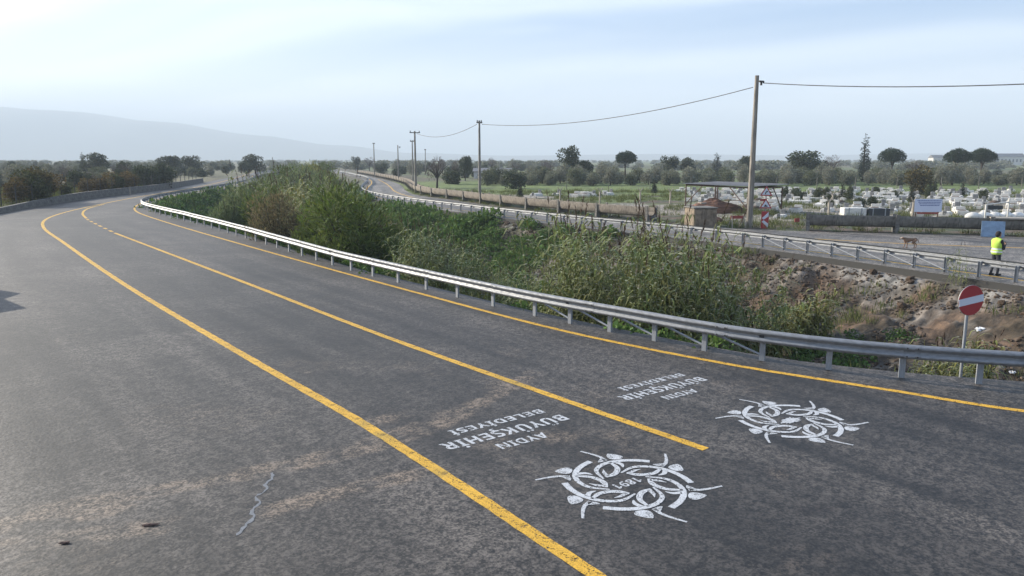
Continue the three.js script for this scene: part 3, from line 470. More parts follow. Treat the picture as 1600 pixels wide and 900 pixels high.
{
  const o = thing('warning_signs', 'stack of two red triangle signs above a chevron board beside the thick pole', 'road sign', [17.15, 0, -51.7], -0.28);
  mesh('post', new THREE.CylinderGeometry(0.04, 0.04, 3.2, 8).translate(0, 1.3, -0.05), M.zincDull, o);
  const tri = (s) => new THREE.Shape([[-s, -s * 0.62], [s, -s * 0.62], [0, s * 1.1]].map(([a, b]) => new THREE.Vector2(a, b)));
  const ex = (sh, d) => new THREE.ExtrudeGeometry(sh, { depth: d, bevelEnabled: false });
  for (const [y, kind] of [[2.42, 'bend'], [1.58, 'hump']]) {
    const f = new THREE.Group(); f.name = 'triangle_sign'; f.position.set(0.0, y, 0); o.add(f); f.userData.label = kind === 'bend' ? 'triangle warning sign with a black bend arrow' : 'triangle warning sign with a low dark symbol';
    mesh('red_border', ex(tri(0.40), 0.02), M.red, f); mesh('white_field', ex(tri(0.275), 0.028), M.signWhite, f);
    const sy = kind === 'bend' ? new THREE.Shape([[-0.09, -0.14], [-0.02, -0.14], [0.0, -0.03], [0.05, 0.02], [0.05, -0.02], [0.11, 0.05], [0.03, 0.12], [0.03, 0.08], [-0.05, 0.02]].map((p) => new THREE.Vector2(...p))) : new THREE.Shape([[-0.12, -0.14], [0.13, -0.14], [0.12, -0.06], [0.05, -0.05], [0.02, 0.02], [-0.05, 0.0], [-0.08, -0.07]].map((p) => new THREE.Vector2(...p)));
    mesh('symbol', ex(sy, 0.034), M.black, f);
  }
  const c = new THREE.Group(); c.name = 'chevron_board'; c.position.set(0.0, 0.55, 0); o.add(c); mesh('red_panel', boxGeo(-0.24, 0.24, -0.58, 0.58, -0.01, 0.012), M.red, c);
  for (const s of [-1, 1]) mesh('white_stripe', ex(new THREE.Shape([[0.22, s * 0.56], [0.22, s * 0.24], [-0.08, 0.02 * s], [-0.2, s * 0.12], [0.05, s * 0.36]].map((p) => new THREE.Vector2(...p))), 0.018), M.signWhite, c);
  mesh('red_plate', boxGeo(-0.38, 0.0, 1.26, 1.42, -0.02, 0.005), M.redDull, c);
}
{
  const o = thing('barricade', 'small red barricade board on slanting pale legs beside the thick pole', 'barricade', [15.35, 0, -51.9], 0.2); mesh('board', boxGeo(-0.5, 0.5, 0.62, 0.82, -0.02, 0.02), M.redDull, o);
  for (const s of [-1, 1]) for (const z of [-1, 1]) mesh('leg', bar(new THREE.Vector3(s * 0.42, 0.8, 0), new THREE.Vector3(s * 0.52, -0.02, z * 0.32), 0.035, 5), M.concretePale, o);
}
{ // cemetery notice board
  const cv = document.createElement('canvas'); cv.width = 256; cv.height = 120; const c = cv.getContext('2d'); c.fillStyle = '#c3c8da'; c.fillRect(0, 0, 256, 120); c.fillStyle = '#3c4a80'; const r = rng(8);
  [[24, 224], [32, 212], [42, 196], [52, 180]].forEach(([x0, w], k) => { for (let x = x0; x < x0 + w;) { const q = 5 + r() * 16; c.fillRect(x, 12 + k * 15, Math.min(q, x0 + w - x), 7); x += q + 3; } });
  const t = new THREE.CanvasTexture(cv); t.colorSpace = THREE.SRGBColorSpace;
  const o = thing('notice_board', 'white cemetery notice board with rows of blue print and a red strip', 'notice board', [31.9, 0, -58.6], -0.1);
  mesh('panel', boxGeo(-1.02, 1.02, 0.62, 1.62, -0.03, 0.0), M.signBack, o); mesh('print', new THREE.PlaneGeometry(2.0, 0.98).translate(0, 1.12, 0.004), new THREE.MeshStandardMaterial({ map: t, roughness: 0.6, side: THREE.DoubleSide }), o); mesh('red_strip', boxGeo(-0.78, 0.78, 0.46, 0.6, -0.025, 0.005), M.redDull, o);
  for (const s of [-0.85, 0.78]) mesh('leg', boxGeo(s - 0.04, s + 0.04, -0.3, 0.62, -0.1, -0.035), M.rust, o);
}
{ const o = thing('blue_board', 'plain light blue board leaning against the stained flume', 'board', [28.85, 0, -45.6], -0.42); const m = mesh('panel', new RoundedBoxGeometry(1.22, 0.95, 0.04, 1, 0.01).translate(0, 0.475, 0), M.blue, o); m.rotation.x = -0.16; const b = mesh('batten', boxGeo(-0.58, 0.58, 0.4, 0.48, -0.06, -0.022), M.rust, o); b.rotation.x = -0.16; }

// ---------------------------------------------------------------- shed with earth mound
{
  const A = [16.1, 71], B = [19.6, 63.6], C = [22.9, 65.0], D = [19.4, 72.4], o = thing('open_shed', 'open shed of rusty posts under a low corrugated metal roof', 'shed');
  const P = [A, [17.85, 67.3], B, C, [21.15, 68.7], D], top = 2.25;
  for (const [x, d] of P) mesh('post', bar(V(x, d, -0.1), V(x, d, top), 0.06, 6), M.rust, o);
  for (const [a, b] of [[A, B], [B, C], [C, D], [D, A]]) mesh('beam', bar(V(a[0], a[1], top + 0.03), V(b[0], b[1], top + 0.03), 0.06, 5), M.rust, o);
  for (const [a, b] of [[A, B], [B, A], [C, B]]) mesh('brace', bar(V(a[0], a[1], 0.5), V(lerp(a[0], b[0], 0.28), lerp(a[1], b[1], 0.28), top), 0.045, 5), M.rust, o);
  const sheets = 8; for (let s = 0; s < sheets; s++) {                              // corrugated sheets side by side
    const g = new G3(), nu = 14; for (let i = 0; i <= nu; i++) { const u = lerp(-0.05, 1.05, (s + i / nu * 1.02) / sheets); for (const v of [-0.08, 1.08]) g.v(lerp(A[0], B[0], u) + (D[0] - A[0]) * v, top + 0.14 + v * 0.12 + Math.sin(i * Math.PI) * 0 + (i % 2) * 0.035 + s * 0.002, -(lerp(A[1], B[1], u) + (D[1] - A[1]) * v), u, v); }
    for (let i = 0; i < nu; i++) g.q(2 * i, 2 * i + 1, 2 * i + 3, 2 * i + 2); mesh('roof_sheet', g.build(), M.roof, o);
  }
}
function mound(name, x, d, rx, rz, h, seed, mat, label, cat, group) {
  const g = new THREE.SphereGeometry(1, 40, 20, 0, 2 * Math.PI, 0, Math.PI / 2), p = g.attributes.position; for (let i = 0; i < p.count; i++) { const a = p.getX(i), b = p.getY(i), c = p.getZ(i), n = 0.8 + 0.5 * fbm(a * 2.2 + seed, c * 2.2 + b * 1.5, 4, seed) + 0.12 * (fbm(a * 9, c * 9 + b * 4, 3, seed + 3) - 0.5); p.setXYZ(i, a * rx * n, Math.pow(b, 1.2) * h * n, c * rz * n); } g.computeVertexNormals();
  const m = mesh(name, g, mat); m.position.copy(V(x, d, Math.min(0, hAt(x, d)) - 0.1)); return tag(m, label, cat, group);
}
mound('earth_mound', 17.6, 66.2, 2.3, 1.6, 1.3, 3, M.redSoil, 'heap of reddish earth under the open shed', 'mound');
mound('earth_mound', 14.3, 56.4, 1.5, 0.9, 0.55, 5, M.redSoil, 'low reddish earth bank behind the flume junction box', 'mound');

// ---------------------------------------------------------------- trees, shrubs, reeds
function leafQuad(g, c, dir, up, len, wid, col) { const s = new THREE.Vector3().crossVectors(dir, up).normalize().multiplyScalar(wid / 2), e = c.clone().addScaledVector(dir, len), mI = c.clone().addScaledVector(dir, len * 0.5); const a = g.v(c.x, c.y, c.z, 0, 0, col), b = g.v(mI.x + s.x, mI.y + s.y, mI.z + s.z, 1, 0, col), d = g.v(e.x, e.y, e.z, 1, 1, col), f = g.v(mI.x - s.x, mI.y - s.y, mI.z - s.z, 0, 1, col); g.q(a, b, d, f); }
const rdir = (r) => { const z = r() * 2 - 1, a = r() * 2 * Math.PI, q = Math.sqrt(1 - z * z); return new THREE.Vector3(q * Math.cos(a), z, q * Math.sin(a)); };
function crownGeo(seed, blobs, n, len, wid, droop = 0, tone = 0.35) {
  const g = new G3(), r = rng(seed); let tot = 0; const cum = blobs.map((b) => (tot += b[3] * b[3] * (b[4] ?? 1)));
  for (let i = 0; i < n; i++) {
    const k = r() * tot, b = blobs[cum.findIndex((c) => c >= k)], dv = rdir(r), rad = b[3] * (0.45 + 0.6 * Math.sqrt(r())) * (0.8 + 0.4 * vnoise(dv.x * 2.5 + b[0] * 3, dv.y * 2.5 + dv.z * 2.5, seed));
    const c = new THREE.Vector3(b[0] + dv.x * rad, b[1] + dv.y * rad * (b[4] ?? 1), b[2] + dv.z * rad); if (c.y < 0.02) c.y = 0.02 + r() * 0.3;
    const ld = rdir(r).addScaledVector(dv, 0.7); ld.y -= droop; ld.normalize(); const t = 1 - tone + tone * 2 * r(); leafQuad(g, c, ld, rdir(r), len * (0.6 + 0.8 * r()), wid * (0.7 + 0.6 * r()), [t * (0.9 + 0.25 * r()), t, t * (0.85 + 0.3 * r())]);
  }
  return g.build(true);
}
function trunkGeo(seed, h, r0, forks, spread) {
  const g = new G3(), r = rng(seed), top = new THREE.Vector3((r() - 0.5) * 0.3, h, (r() - 0.5) * 0.3); g.tube([new THREE.Vector3(0, -0.3, 0), new THREE.Vector3(top.x * 0.3, h * 0.5, top.z * 0.5), top], [r0, r0 * 0.8, r0 * 0.6], 6);
  for (let k = 0; k < forks; k++) { const a = k / forks * 2 * Math.PI + r(), e = new THREE.Vector3(Math.cos(a) * spread, h + spread * (0.5 + r() * 0.8), Math.sin(a) * spread).add(top.clone().setY(0)); g.tube([top.clone().setY(h * (0.75 + 0.25 * r())), top.clone().lerp(e, 0.5).add(new THREE.Vector3(0, 0.15, 0)), e], [r0 * 0.55, r0 * 0.35, r0 * 0.12], 5); }
  return g.build();
}
function blobsFor(seed, n, w, h, y0, flat = 1) { const r = rng(seed), out = []; for (let i = 0; i < n; i++) { const a = r() * 2 * Math.PI, q = Math.sqrt(r()) * w * 0.55, y = y0 + (h - y0) * (0.2 + 0.62 * r()) * (1 - 0.35 * q / w); out.push([Math.cos(a) * q, y, Math.sin(a) * q, w * (0.28 + 0.2 * r()), flat]); } return out; }
const proto = {};
function treeProto(key, crown, trunk, leaf) { const o = new THREE.Group(); mesh('trunk', trunk, M.bark, o); mesh('crown', crown, leaf, o); proto[key] = o; }
for (let k = 0; k < 3; k++) treeProto('olive' + k, crownGeo(200 + k, blobsFor(210 + k, 11, 2.3, 3.8, 0.1), 2600, 0.32, 0.14), trunkGeo(220 + k, 1.2, 0.2, 4, 1.0), L['olive' + k]);
for (let k = 0; k < 3; k++) treeProto('broad' + k, crownGeo(230 + k, blobsFor(240 + k, 11, 2.4, 6, 1.2), 2400, 0.38, 0.2), trunkGeo(250 + k, 2.0, 0.2, 5, 1.3), L.broad);
for (let k = 0; k < 2; k++) treeProto('scrub' + k, crownGeo(260 + k, blobsFor(265 + k, 9, 2.0, 2.7, 0), 1700, 0.34, 0.17), trunkGeo(268 + k, 0.7, 0.1, 5, 0.8), L.broad);
for (let k = 0; k < 3; k++) treeProto('autumn' + k, crownGeo(270 + k, blobsFor(275 + k, 10, 1.9, 3.2, 0.5), 2600, 0.24, 0.14, 0, 0.6), trunkGeo(278 + k, 0.9, 0.1, 6, 1.0), L['autumn' + k]);
treeProto('pine', crownGeo(280, [[0, 5.5, 0, 1.9, 0.72], [-1.4, 5.2, 0.3, 1.35, 0.75], [1.4, 5.25, -0.2, 1.35, 0.75], [0.3, 5.2, 1.3, 1.35, 0.7], [-0.2, 5.25, -1.3, 1.35, 0.7], [0.5, 6.0, 0.1, 1.2, 0.7], [-0.7, 5.9, -0.3, 1.1, 0.7]], 8000, 0.26, 0.13), trunkGeo(281, 3.9, 0.22, 5, 1.1), L.pine);
treeProto('cypress', crownGeo(283, Array.from({ length: 13 }, (_, i) => [(hash(i, 3) - 0.5) * 0.35, 0.8 + i * 0.62, (hash(i, 4) - 0.5) * 0.35, 0.95 * (1 - i / 15) * (0.75 + 0.4 * hash(i, 9)), 1.1]), 2600, 0.26, 0.1, -0.6), trunkGeo(284, 6.5, 0.14, 3, 0.3), L.cypress);
treeProto('bare', crownGeo(286, blobsFor(287, 8, 2.1, 5, 1.6), 900, 0.42, 0.05), trunkGeo(288, 1.8, 0.18, 9, 1.8), L.bare);
function plant(key, name, label, cat, x, d, s, sy, group, y = null) { const o = proto[key].clone(); o.name = numbered(name); o.position.copy(V(x, d, y ?? Math.max(-4, hAt(x, d)) - 0.05)); const r = rng(Math.round(x * 131 + d * 977)); o.rotation.y = r() * 6.28; o.scale.set(s * (0.92 + 0.16 * r()), sy ?? s, s * (0.92 + 0.16 * r())); o.userData = { label, category: cat }; if (group) o.userData.group = group; scene.add(o); return o; }
const px = (p, d) => (p - 800) / 1190 * (d * 0.986 + 0.77);        // where a line of sight crosses the distance d: only for spacing the planting
{ // olive grove beyond the green field
  const r = rng(301); for (let row = 0; row < 4; row++) for (let x = -4; x < 118; x += 3.6) { const d = 137 + row * 5.5 + (r() - 0.5) * 2.2, xx = x + (r() - 0.5) * 1.8 + row * 1.2; if (xx / d > 0.74 || r() < 0.08) continue; plant('olive' + Math.floor(r() * 3), 'olive_tree', 'grey-green olive tree in the grove beyond the green field', 'tree', xx, d, 0.58 + r() * 0.4, null, 'olive trees of the grove'); }
}
for (const [p, d, s, sy, k, name, label] of [
  [888, 164, 1.2, 1.3, 'broad0', 'broadleaf_tree', 'airy tall broadleaf tree rising above the olive grove'], [912, 162, 0.95, 0.85, 'broad1', 'broadleaf_tree', 'small dark broadleaf tree at the foot of the airy tall one'], [977, 172, 0.95, 0.92, 'pine', 'umbrella_pine', 'small lone umbrella pine with a flat dark crown over the olives'],
  [1045, 200, 1.1, 1.05, 'broad2', 'broadleaf_tree', 'rounded pointed green tree between the lone pine and the shed'], [1076, 200, 1.0, 0.9, 'broad0', 'broadleaf_tree', 'low dark round tree beside the rounded pointed tree'], [1119, 240, 2.2, 0.78, 'cypress', 'conifer_tree', 'small hazy conifer behind the shed roof'],
  [1166, 185, 1.2, 1.05, 'broad1', 'broadleaf_tree', 'reddish-dark round tree behind the thick pole'], [1259, 164, 1.95, 1.22, 'broad2', 'broadleaf_tree', 'wide dark broadleaf tree between the thick pole and the cypress'], [1298, 172, 1.1, 1.2, 'bare', 'bare_tree', 'leafless grey tree beside the thin cypress'],
  [1348, 160, 1.5, 1.14, 'cypress', 'cypress_tree', 'thin ragged cypress taller than the trees around it'], [1391, 160, 1.05, 0.98, 'pine', 'umbrella_pine', 'umbrella pine standing alone next to the thin cypress'], [1428, 175, 1.3, 1.0, 'bare', 'bare_tree', 'leafless purplish bush between the umbrella pines'],
  [1493, 158, 1.08, 0.97, 'pine', 'umbrella_pine', 'rounder umbrella pine of the touching pair'], [1531, 160, 1.08, 0.98, 'pine', 'umbrella_pine', 'flatter umbrella pine of the touching pair'], [727, 165, 0.7, 1.05, 'broad1', 'broadleaf_tree', 'tall dark tree beyond the second pole'], [712, 160, 0.6, 1.0, 'bare', 'bare_tree', 'thin leafless tree beyond the second pole'],
]) plant(k, name, label, 'tree', px(p, d), d, s, sy);
for (const [p, d, s, sy, k, name, label] of [
  [147, 190, 1.5, 1.05, 'broad0', 'broadleaf_tree', 'broad hazy tree towering over the field hedges'], [131, 195, 1.0, 0.72, 'cypress', 'conifer_tree', 'narrow dark conifer touching the broad hazy tree'], [264, 210, 1.5, 1.05, 'broad1', 'broadleaf_tree', 'round hazy tree behind the tall roadside hedge'], [301, 230, 1.4, 1.05, 'broad2', 'broadleaf_tree', 'paler round tree behind the hedge end'], [399, 225, 1.7, 1.12, 'broad0', 'broadleaf_tree', 'large grey-green tree where the road bends out of sight'], [385, 215, 0.9, 0.8, 'broad1', 'broadleaf_tree', 'bushy tree at the foot of the large grey-green one'], [556, 310, 0.9, 1.1, 'broad2', 'broadleaf_tree', 'small dark tree on the horizon above the ditch'],
]) plant(k, name, label, 'tree', px(p, d), d, s, sy);
{ // field trees and scrub, left and middle
  const r = rng(311);
  const kinds = { olive: ['grey-green tree in the fields behind the wire fence', 'grey-green field trees'], scrub: ['low dark bush in the fields behind the wire fence', 'dark field bushes'], broad: ['rounded broadleaf tree in the fields behind the wire fence', 'broadleaf field trees'], bare: ['thin leafless tree in the fields behind the wire fence', 'leafless field trees'] };
  for (let i = 0; i < 170; i++) { const d = 108 + Math.pow(r(), 1.4) * 280, p = -60 + r() * 430, x = px(p, d); if (wl.s(x, d) > (d < 130 ? -9 : -4)) continue; const k = ['olive0', 'olive1', 'scrub0', 'scrub1', 'broad0', 'olive2', 'bare', 'scrub0'][Math.floor(r() * 8)], low = k.startsWith('broad') ? 0.66 : k === 'bare' ? 0.75 : 1, [lb, gp] = kinds[k.replace(/\d/, '')]; plant(k, 'field_tree', lb, 'tree', x, d, (0.62 + r() * 0.45) * low, null, gp); }
  for (let i = 0; i < 46; i++) { const d = 118 + r() * 220, p = 560 + r() * 300, x = px(p, d); if (fl.s(x, d) < 4) continue; plant(['scrub0', 'scrub1', 'olive1', 'bare'][Math.floor(r() * 4)], 'scrub_bush', 'scrub bush in the rough land beyond the curving flume', 'bush', x, d, 0.75 + r() * 0.45, null, 'scrub beyond the flume'); }
}
{ // autumn hedge behind the low wall
  const r = rng(321), P = wl.offset(-2.2).filter((p) => p[1] > 74 && p[1] < 128);
  const spots = [[76, 0.95], [78.3, 1.1], [80.5, 1.12], [82.6, 1.0], [85, 0.8], [90, 0.55], [95, 0.75], [99, 0.85], [102.5, 0.85], [105.5, 0.95], [109, 0.95], [112, 0.8], [119, 1.25], [122, 1.35], [126, 1.2]];
  spots.forEach(([d, s]) => { const p = P.reduce((a, b) => Math.abs(b[1] - d) < Math.abs(a[1] - d) ? b : a); plant(d > 115 ? 'scrub0' : 'autumn' + Math.floor(r() * 3), 'hedge_shrub', d > 115 ? 'tall dark hedge shrub at the end of the low wall' : 'brown-tinged shrub of the hedge behind the low wall', 'shrub', p[0] + (r() - 0.5), p[1], s, null, d > 115 ? 'dark shrubs at the hedge end' : 'brown-tinged hedge shrubs'); });
}
// ditch shrubs
function willow(key, seed, leaf, n = 6500, tone = 0.45) {
  const bl = [], r = rng(seed); for (let i = 0; i < 16; i++) { const a = r() * 6.28, q = Math.sqrt(r()) * 1.25, y = 0.6 + r() * 3.9 * (1 - q * 0.32); bl.push([Math.cos(a) * q, y, Math.sin(a) * q, 0.55 + 0.35 * r(), 1.5]); }
  const tr = new G3(); for (let k = 0; k < 9; k++) { const a = r() * 6.28, q = 0.4 + r() * 1.1, e = new THREE.Vector3(Math.cos(a) * q, 3 + r() * 1.5, Math.sin(a) * q); tr.tube([new THREE.Vector3(Math.cos(a) * 0.15, -0.3, Math.sin(a) * 0.15), e.clone().multiplyScalar(0.5).setX(e.x * 0.35), e], [0.05, 0.035, 0.012], 5); }
  treeProto(key, crownGeo(seed + 1, bl, n, 0.34, 0.06, -0.9, tone), tr.build(), leaf);
}
willow('willowA', 401, L.willow); willow('willowB', 411, L.willowYellow); willow('willowC', 421, L.willowGrey); willow('willowD', 431, L.dry, 4200, 0.55);
for (const [p, d, w, h, k, label] of [
  [545, 38.5, 1.3, 1.02, 'willowA', 'deep green bushy shrub closest behind the guardrail in the ditch'], [585, 40, 1.0, 0.86, 'willowA', 'dark green shrub beside the deep green bushy one'], [508, 42, 1.0, 0.92, 'willowA', 'mid green shrub at the foot of the tall yellowish thicket'], [525, 60, 1.4, 1.38, 'willowC', 'tall grey-green shrub next to the far guardrail bend'],
  [395, 60, 1.25, 1.08, 'willowC', 'silvery grey-green shrub on the curve side of the ditch'], [365, 58, 0.95, 0.85, 'willowC', 'lower silvery shrub beside the silvery grey-green one'], [430, 57, 1.2, 1.15, 'willowA', 'green shrub between the silvery shrubs and the tall thicket'], [432, 45, 0.85, 0.75, 'willowD', 'straw-brown withered shrub in front of the thicket'], [470, 45, 0.9, 0.72, 'willowD', 'withered tan bush at the thicket foot'],
  [410, 76, 1.5, 1.38, 'willowC', 'hazy grey-green shrub deeper in the ditch'], [478, 105, 1.8, 1.42, 'willowC', 'pale shrub far along the ditch'], [440, 120, 1.8, 1.42, 'willowA', 'green shrub far along the ditch'], [500, 130, 2.0, 1.45, 'willowB', 'yellowish shrub far along the ditch'], [465, 160, 2.4, 1.5, 'willowC', 'wide hazy shrub closing the view along the ditch'], [500, 185, 2.6, 1.5, 'willowA', 'wide green shrub at the vanishing end of the ditch'],
  [612, 46, 1.0, 0.72, 'willowA', 'low dark shrub beside the first reeds'], [575, 55, 1.2, 0.8, 'willowD', 'brownish scrub under the far guardrail'], [650, 52, 1.1, 0.55, 'willowC', 'low silvery scrub on the far bank'], [600, 62, 1.2, 0.65, 'willowA', 'low green scrub on the far bank below the bend'], [540, 52, 1.2, 1.05, 'willowA', 'dense green shrub behind the deep green bushy one'],
]) plant(k, 'ditch_shrub', label, 'shrub', px(p, d), d, w, h);
// reeds
function reedGeo(seed, stalks, hMin, hMax, spread) {
  const st = new G3(), lf = new G3(), plumes = [], r = rng(seed);
  for (let k = 0; k < stalks; k++) {
    const a = r() * 6.28, q = Math.sqrt(r()) * spread, b = new THREE.Vector3(Math.cos(a) * q, -0.2, Math.sin(a) * q), h = hMin + r() * (hMax - hMin), la = r() * 6.28, le = h * (0.05 + 0.2 * r());
    const P = (t) => new THREE.Vector3(b.x + Math.cos(la) * le * t * t, b.y + h * t, b.z + Math.sin(la) * le * t * t); const tone = 0.75 + 0.5 * r();
    st.tube([P(0), P(0.35), P(0.7), P(1)], [0.016, 0.014, 0.011, 0.005], 3, [tone * 1.15, tone * 1.05, tone * 0.8], false);
    const n = 11 + Math.floor(r() * 6); for (let i = 0; i < n; i++) {
      const t = 0.22 + 0.78 * (i + r() * 0.5) / n, o = P(t), az = i * 2.4 + r(), dx = Math.cos(az), dz = Math.sin(az), len = (0.5 + 0.45 * r()) * (1.15 - 0.35 * t), w = 0.05 + 0.035 * r(), c = tone * (0.75 + 0.5 * r()), col = [c * (0.92 + 0.3 * r()), c, c * 0.9];
      const pts = [[0, 0], [0.35, 0.26], [0.7, 0.22], [1, -0.06 - 0.3 * r()]].map(([u, v]) => new THREE.Vector3(o.x + dx * len * u, o.y + v * len, o.z + dz * len * u)); const ids = pts.map((p, j) => { const hw = w * [0.6, 1, 0.7, 0.02][j] * 0.5; return [lf.v(p.x - dz * hw, p.y, p.z + dx * hw, 0, j, col), lf.v(p.x + dz * hw, p.y, p.z - dx * hw, 1, j, col)]; });
      for (let j = 0; j < 3; j++) lf.q(ids[j][0], ids[j][1], ids[j + 1][1], ids[j + 1][0]);
    }
    if (r() < 0.5 && h > hMax * 0.7) { const e = P(1), f = P(1.13), plm = new G3(); plumes.push(plm); for (let m = 0; m < 26; m++) { const t = r(), c0 = e.clone().lerp(f, t * 0.9), tn = 0.8 + 0.6 * r(); leafQuad(plm, c0, f.clone().sub(e).normalize().addScaledVector(rdir(r), 0.28).normalize(), rdir(r), 0.16 * (1.1 - t * 0.5), 0.02, [tn, tn, tn]); } }
  }
  return [st.build(), lf.build(), plumes.map((g) => g.build())];
}
function reedProto(key, seed, n, h0, h1, sp, leaf) { const o = new THREE.Group(), [a, b, c] = reedGeo(seed, n, h0, h1, sp); mesh('stems', a, leaf, o); mesh('leaves', b, leaf, o); for (const g of c) mesh('plume', g, L.plume, o); proto[key] = o; }
reedProto('reed0', 501, 19, 2.0, 4.6, 0.8, L.reed); reedProto('reed1', 502, 17, 2.2, 4.9, 0.85, L.reed); reedProto('reed2', 503, 16, 1.8, 4.2, 0.75, L.reedYellow); reedProto('reedSmall', 504, 16, 1.2, 2.4, 0.6, L.reedYellow); reedProto('reedThin', 505, 9, 2.2, 4.2, 0.7, L.reed);
{
  const r = rng(511), put = (p, d, k, s, lb, gp, label = lb[k] ?? lb, group = gp?.[k] ?? gp) => plant(k, 'reed_clump', label, 'reeds', px(p, d), d, s, s * (0.93 + 0.14 * r()), group);
  const dense = { reed0: 'grey-green giant reed clump crowding the middle of the ditch', reed1: 'tall grey-green giant reed clump with brown plumes in the ditch', reed2: 'yellowish giant reed clump among the grey-green reeds' }, gd = { reed0: 'grey-green reed clumps', reed1: 'tall plumed reed clumps', reed2: 'yellowish reed clumps' }, thin = 'sparse giant reeds with brown plumes in front of the bare bank';
  for (let p = 635; p < 800; p += 22) for (const d of [33, 38]) put(p + (r() - 0.5) * 16, d + (r() - 0.5) * 3, r() < 0.75 ? 'reed0' : 'reed2', (p > 745 ? 0.5 : 0.74) + r() * 0.14, dense, gd);
  for (const p of [806, 828, 850]) put(p + (r() - 0.5) * 14, 28 + r() * 3, 'reed0', 0.55 + r() * 0.14, dense, gd);
  for (const [p, d, k, q] of [[872, 26, 'reed1', 1.05], [888, 29, 'reed0', 1.1], [902, 25.5, 'reed2', 1.0], [915, 28, 'reed1', 1.16], [932, 30.5, 'reed0', 1.15], [936, 26, 'reed0', 0.9], [972, 29, 'reed0', 0.8], [992, 26.5, 'reed1', 1.12], [1008, 29, 'reed0', 1.18], [1016, 25.5, 'reed2', 0.95], [1030, 27.5, 'reed1', 1.16], [1047, 25, 'reed0', 1.0], [1070, 29, 'reed0', 1.16], [1082, 26, 'reed1', 1.14], [1096, 24.6, 'reed0', 1.0], [1104, 28, 'reed2', 1.05], [1122, 26.5, 'reed1', 1.08], [1080, 23.5, 'reed2', 0.85], [1000, 24, 'reed0', 0.85], [960, 25, 'reed2', 0.7]]) put(p + (r() - 0.5) * 8, d, k, q * (p > 960 ? 1.12 : 1.04), dense, gd);
  const tall = { reed0: 'tall feathery grey-green reed clump in the thicket towards the bend', reed2: 'tall feathery yellow-green reed clump in the thicket towards the bend' }, gt = { reed0: 'grey-green thicket reeds', reed2: 'yellow-green thicket reeds' };
  for (const [p, d, k] of [[455, 50, 'reed2'], [470, 52, 'reed2'], [486, 50, 'reed2'], [500, 51, 'reed2'], [515, 53, 'reed2'], [478, 54, 'reed0'], [493, 55, 'reed2'], [508, 56, 'reed0'], [445, 55, 'reed0'], [462, 58, 'reed2'], [530, 57, 'reed0'], [420, 60, 'reed0'], [437, 62, 'reed0'], [405, 64, 'reed0'], [385, 62, 'reed0'], [455, 70, 'reed2'], [480, 72, 'reed0'], [505, 70, 'reed2'], [530, 72, 'reed0'], [470, 84, 'reed2'], [495, 86, 'reed0'], [520, 84, 'reed2'], [440, 84, 'reed0'], [560, 48, 'reed0']]) put(p, d, k, 1.34 + r() * 0.12, tall, gt);
  for (let p = 1130; p < 1310; p += 18) put(p + (r() - 0.5) * 14, 28 + (r() - 0.5) * 3, r() < 0.6 ? 'reedThin' : 'reedSmall', 0.9 + r() * 0.2, thin, 'sparse reed clumps');
  put(1478, 20.6, 'reed2', 0.62, 'bright yellow-green drooping reed clump next to the no-entry sign'); put(1497, 21.5, 'reedSmall', 1.0, 'small yellow-green reed tuft right behind the no-entry sign'); put(1535, 23, 'reedSmall', 0.8, 'low reed tuft on the bare bank past the no-entry sign');
  put(1500, 29.5, 'reedThin', 0.42, 'few thin reeds at the top of the bare bank under the far guardrail');
}
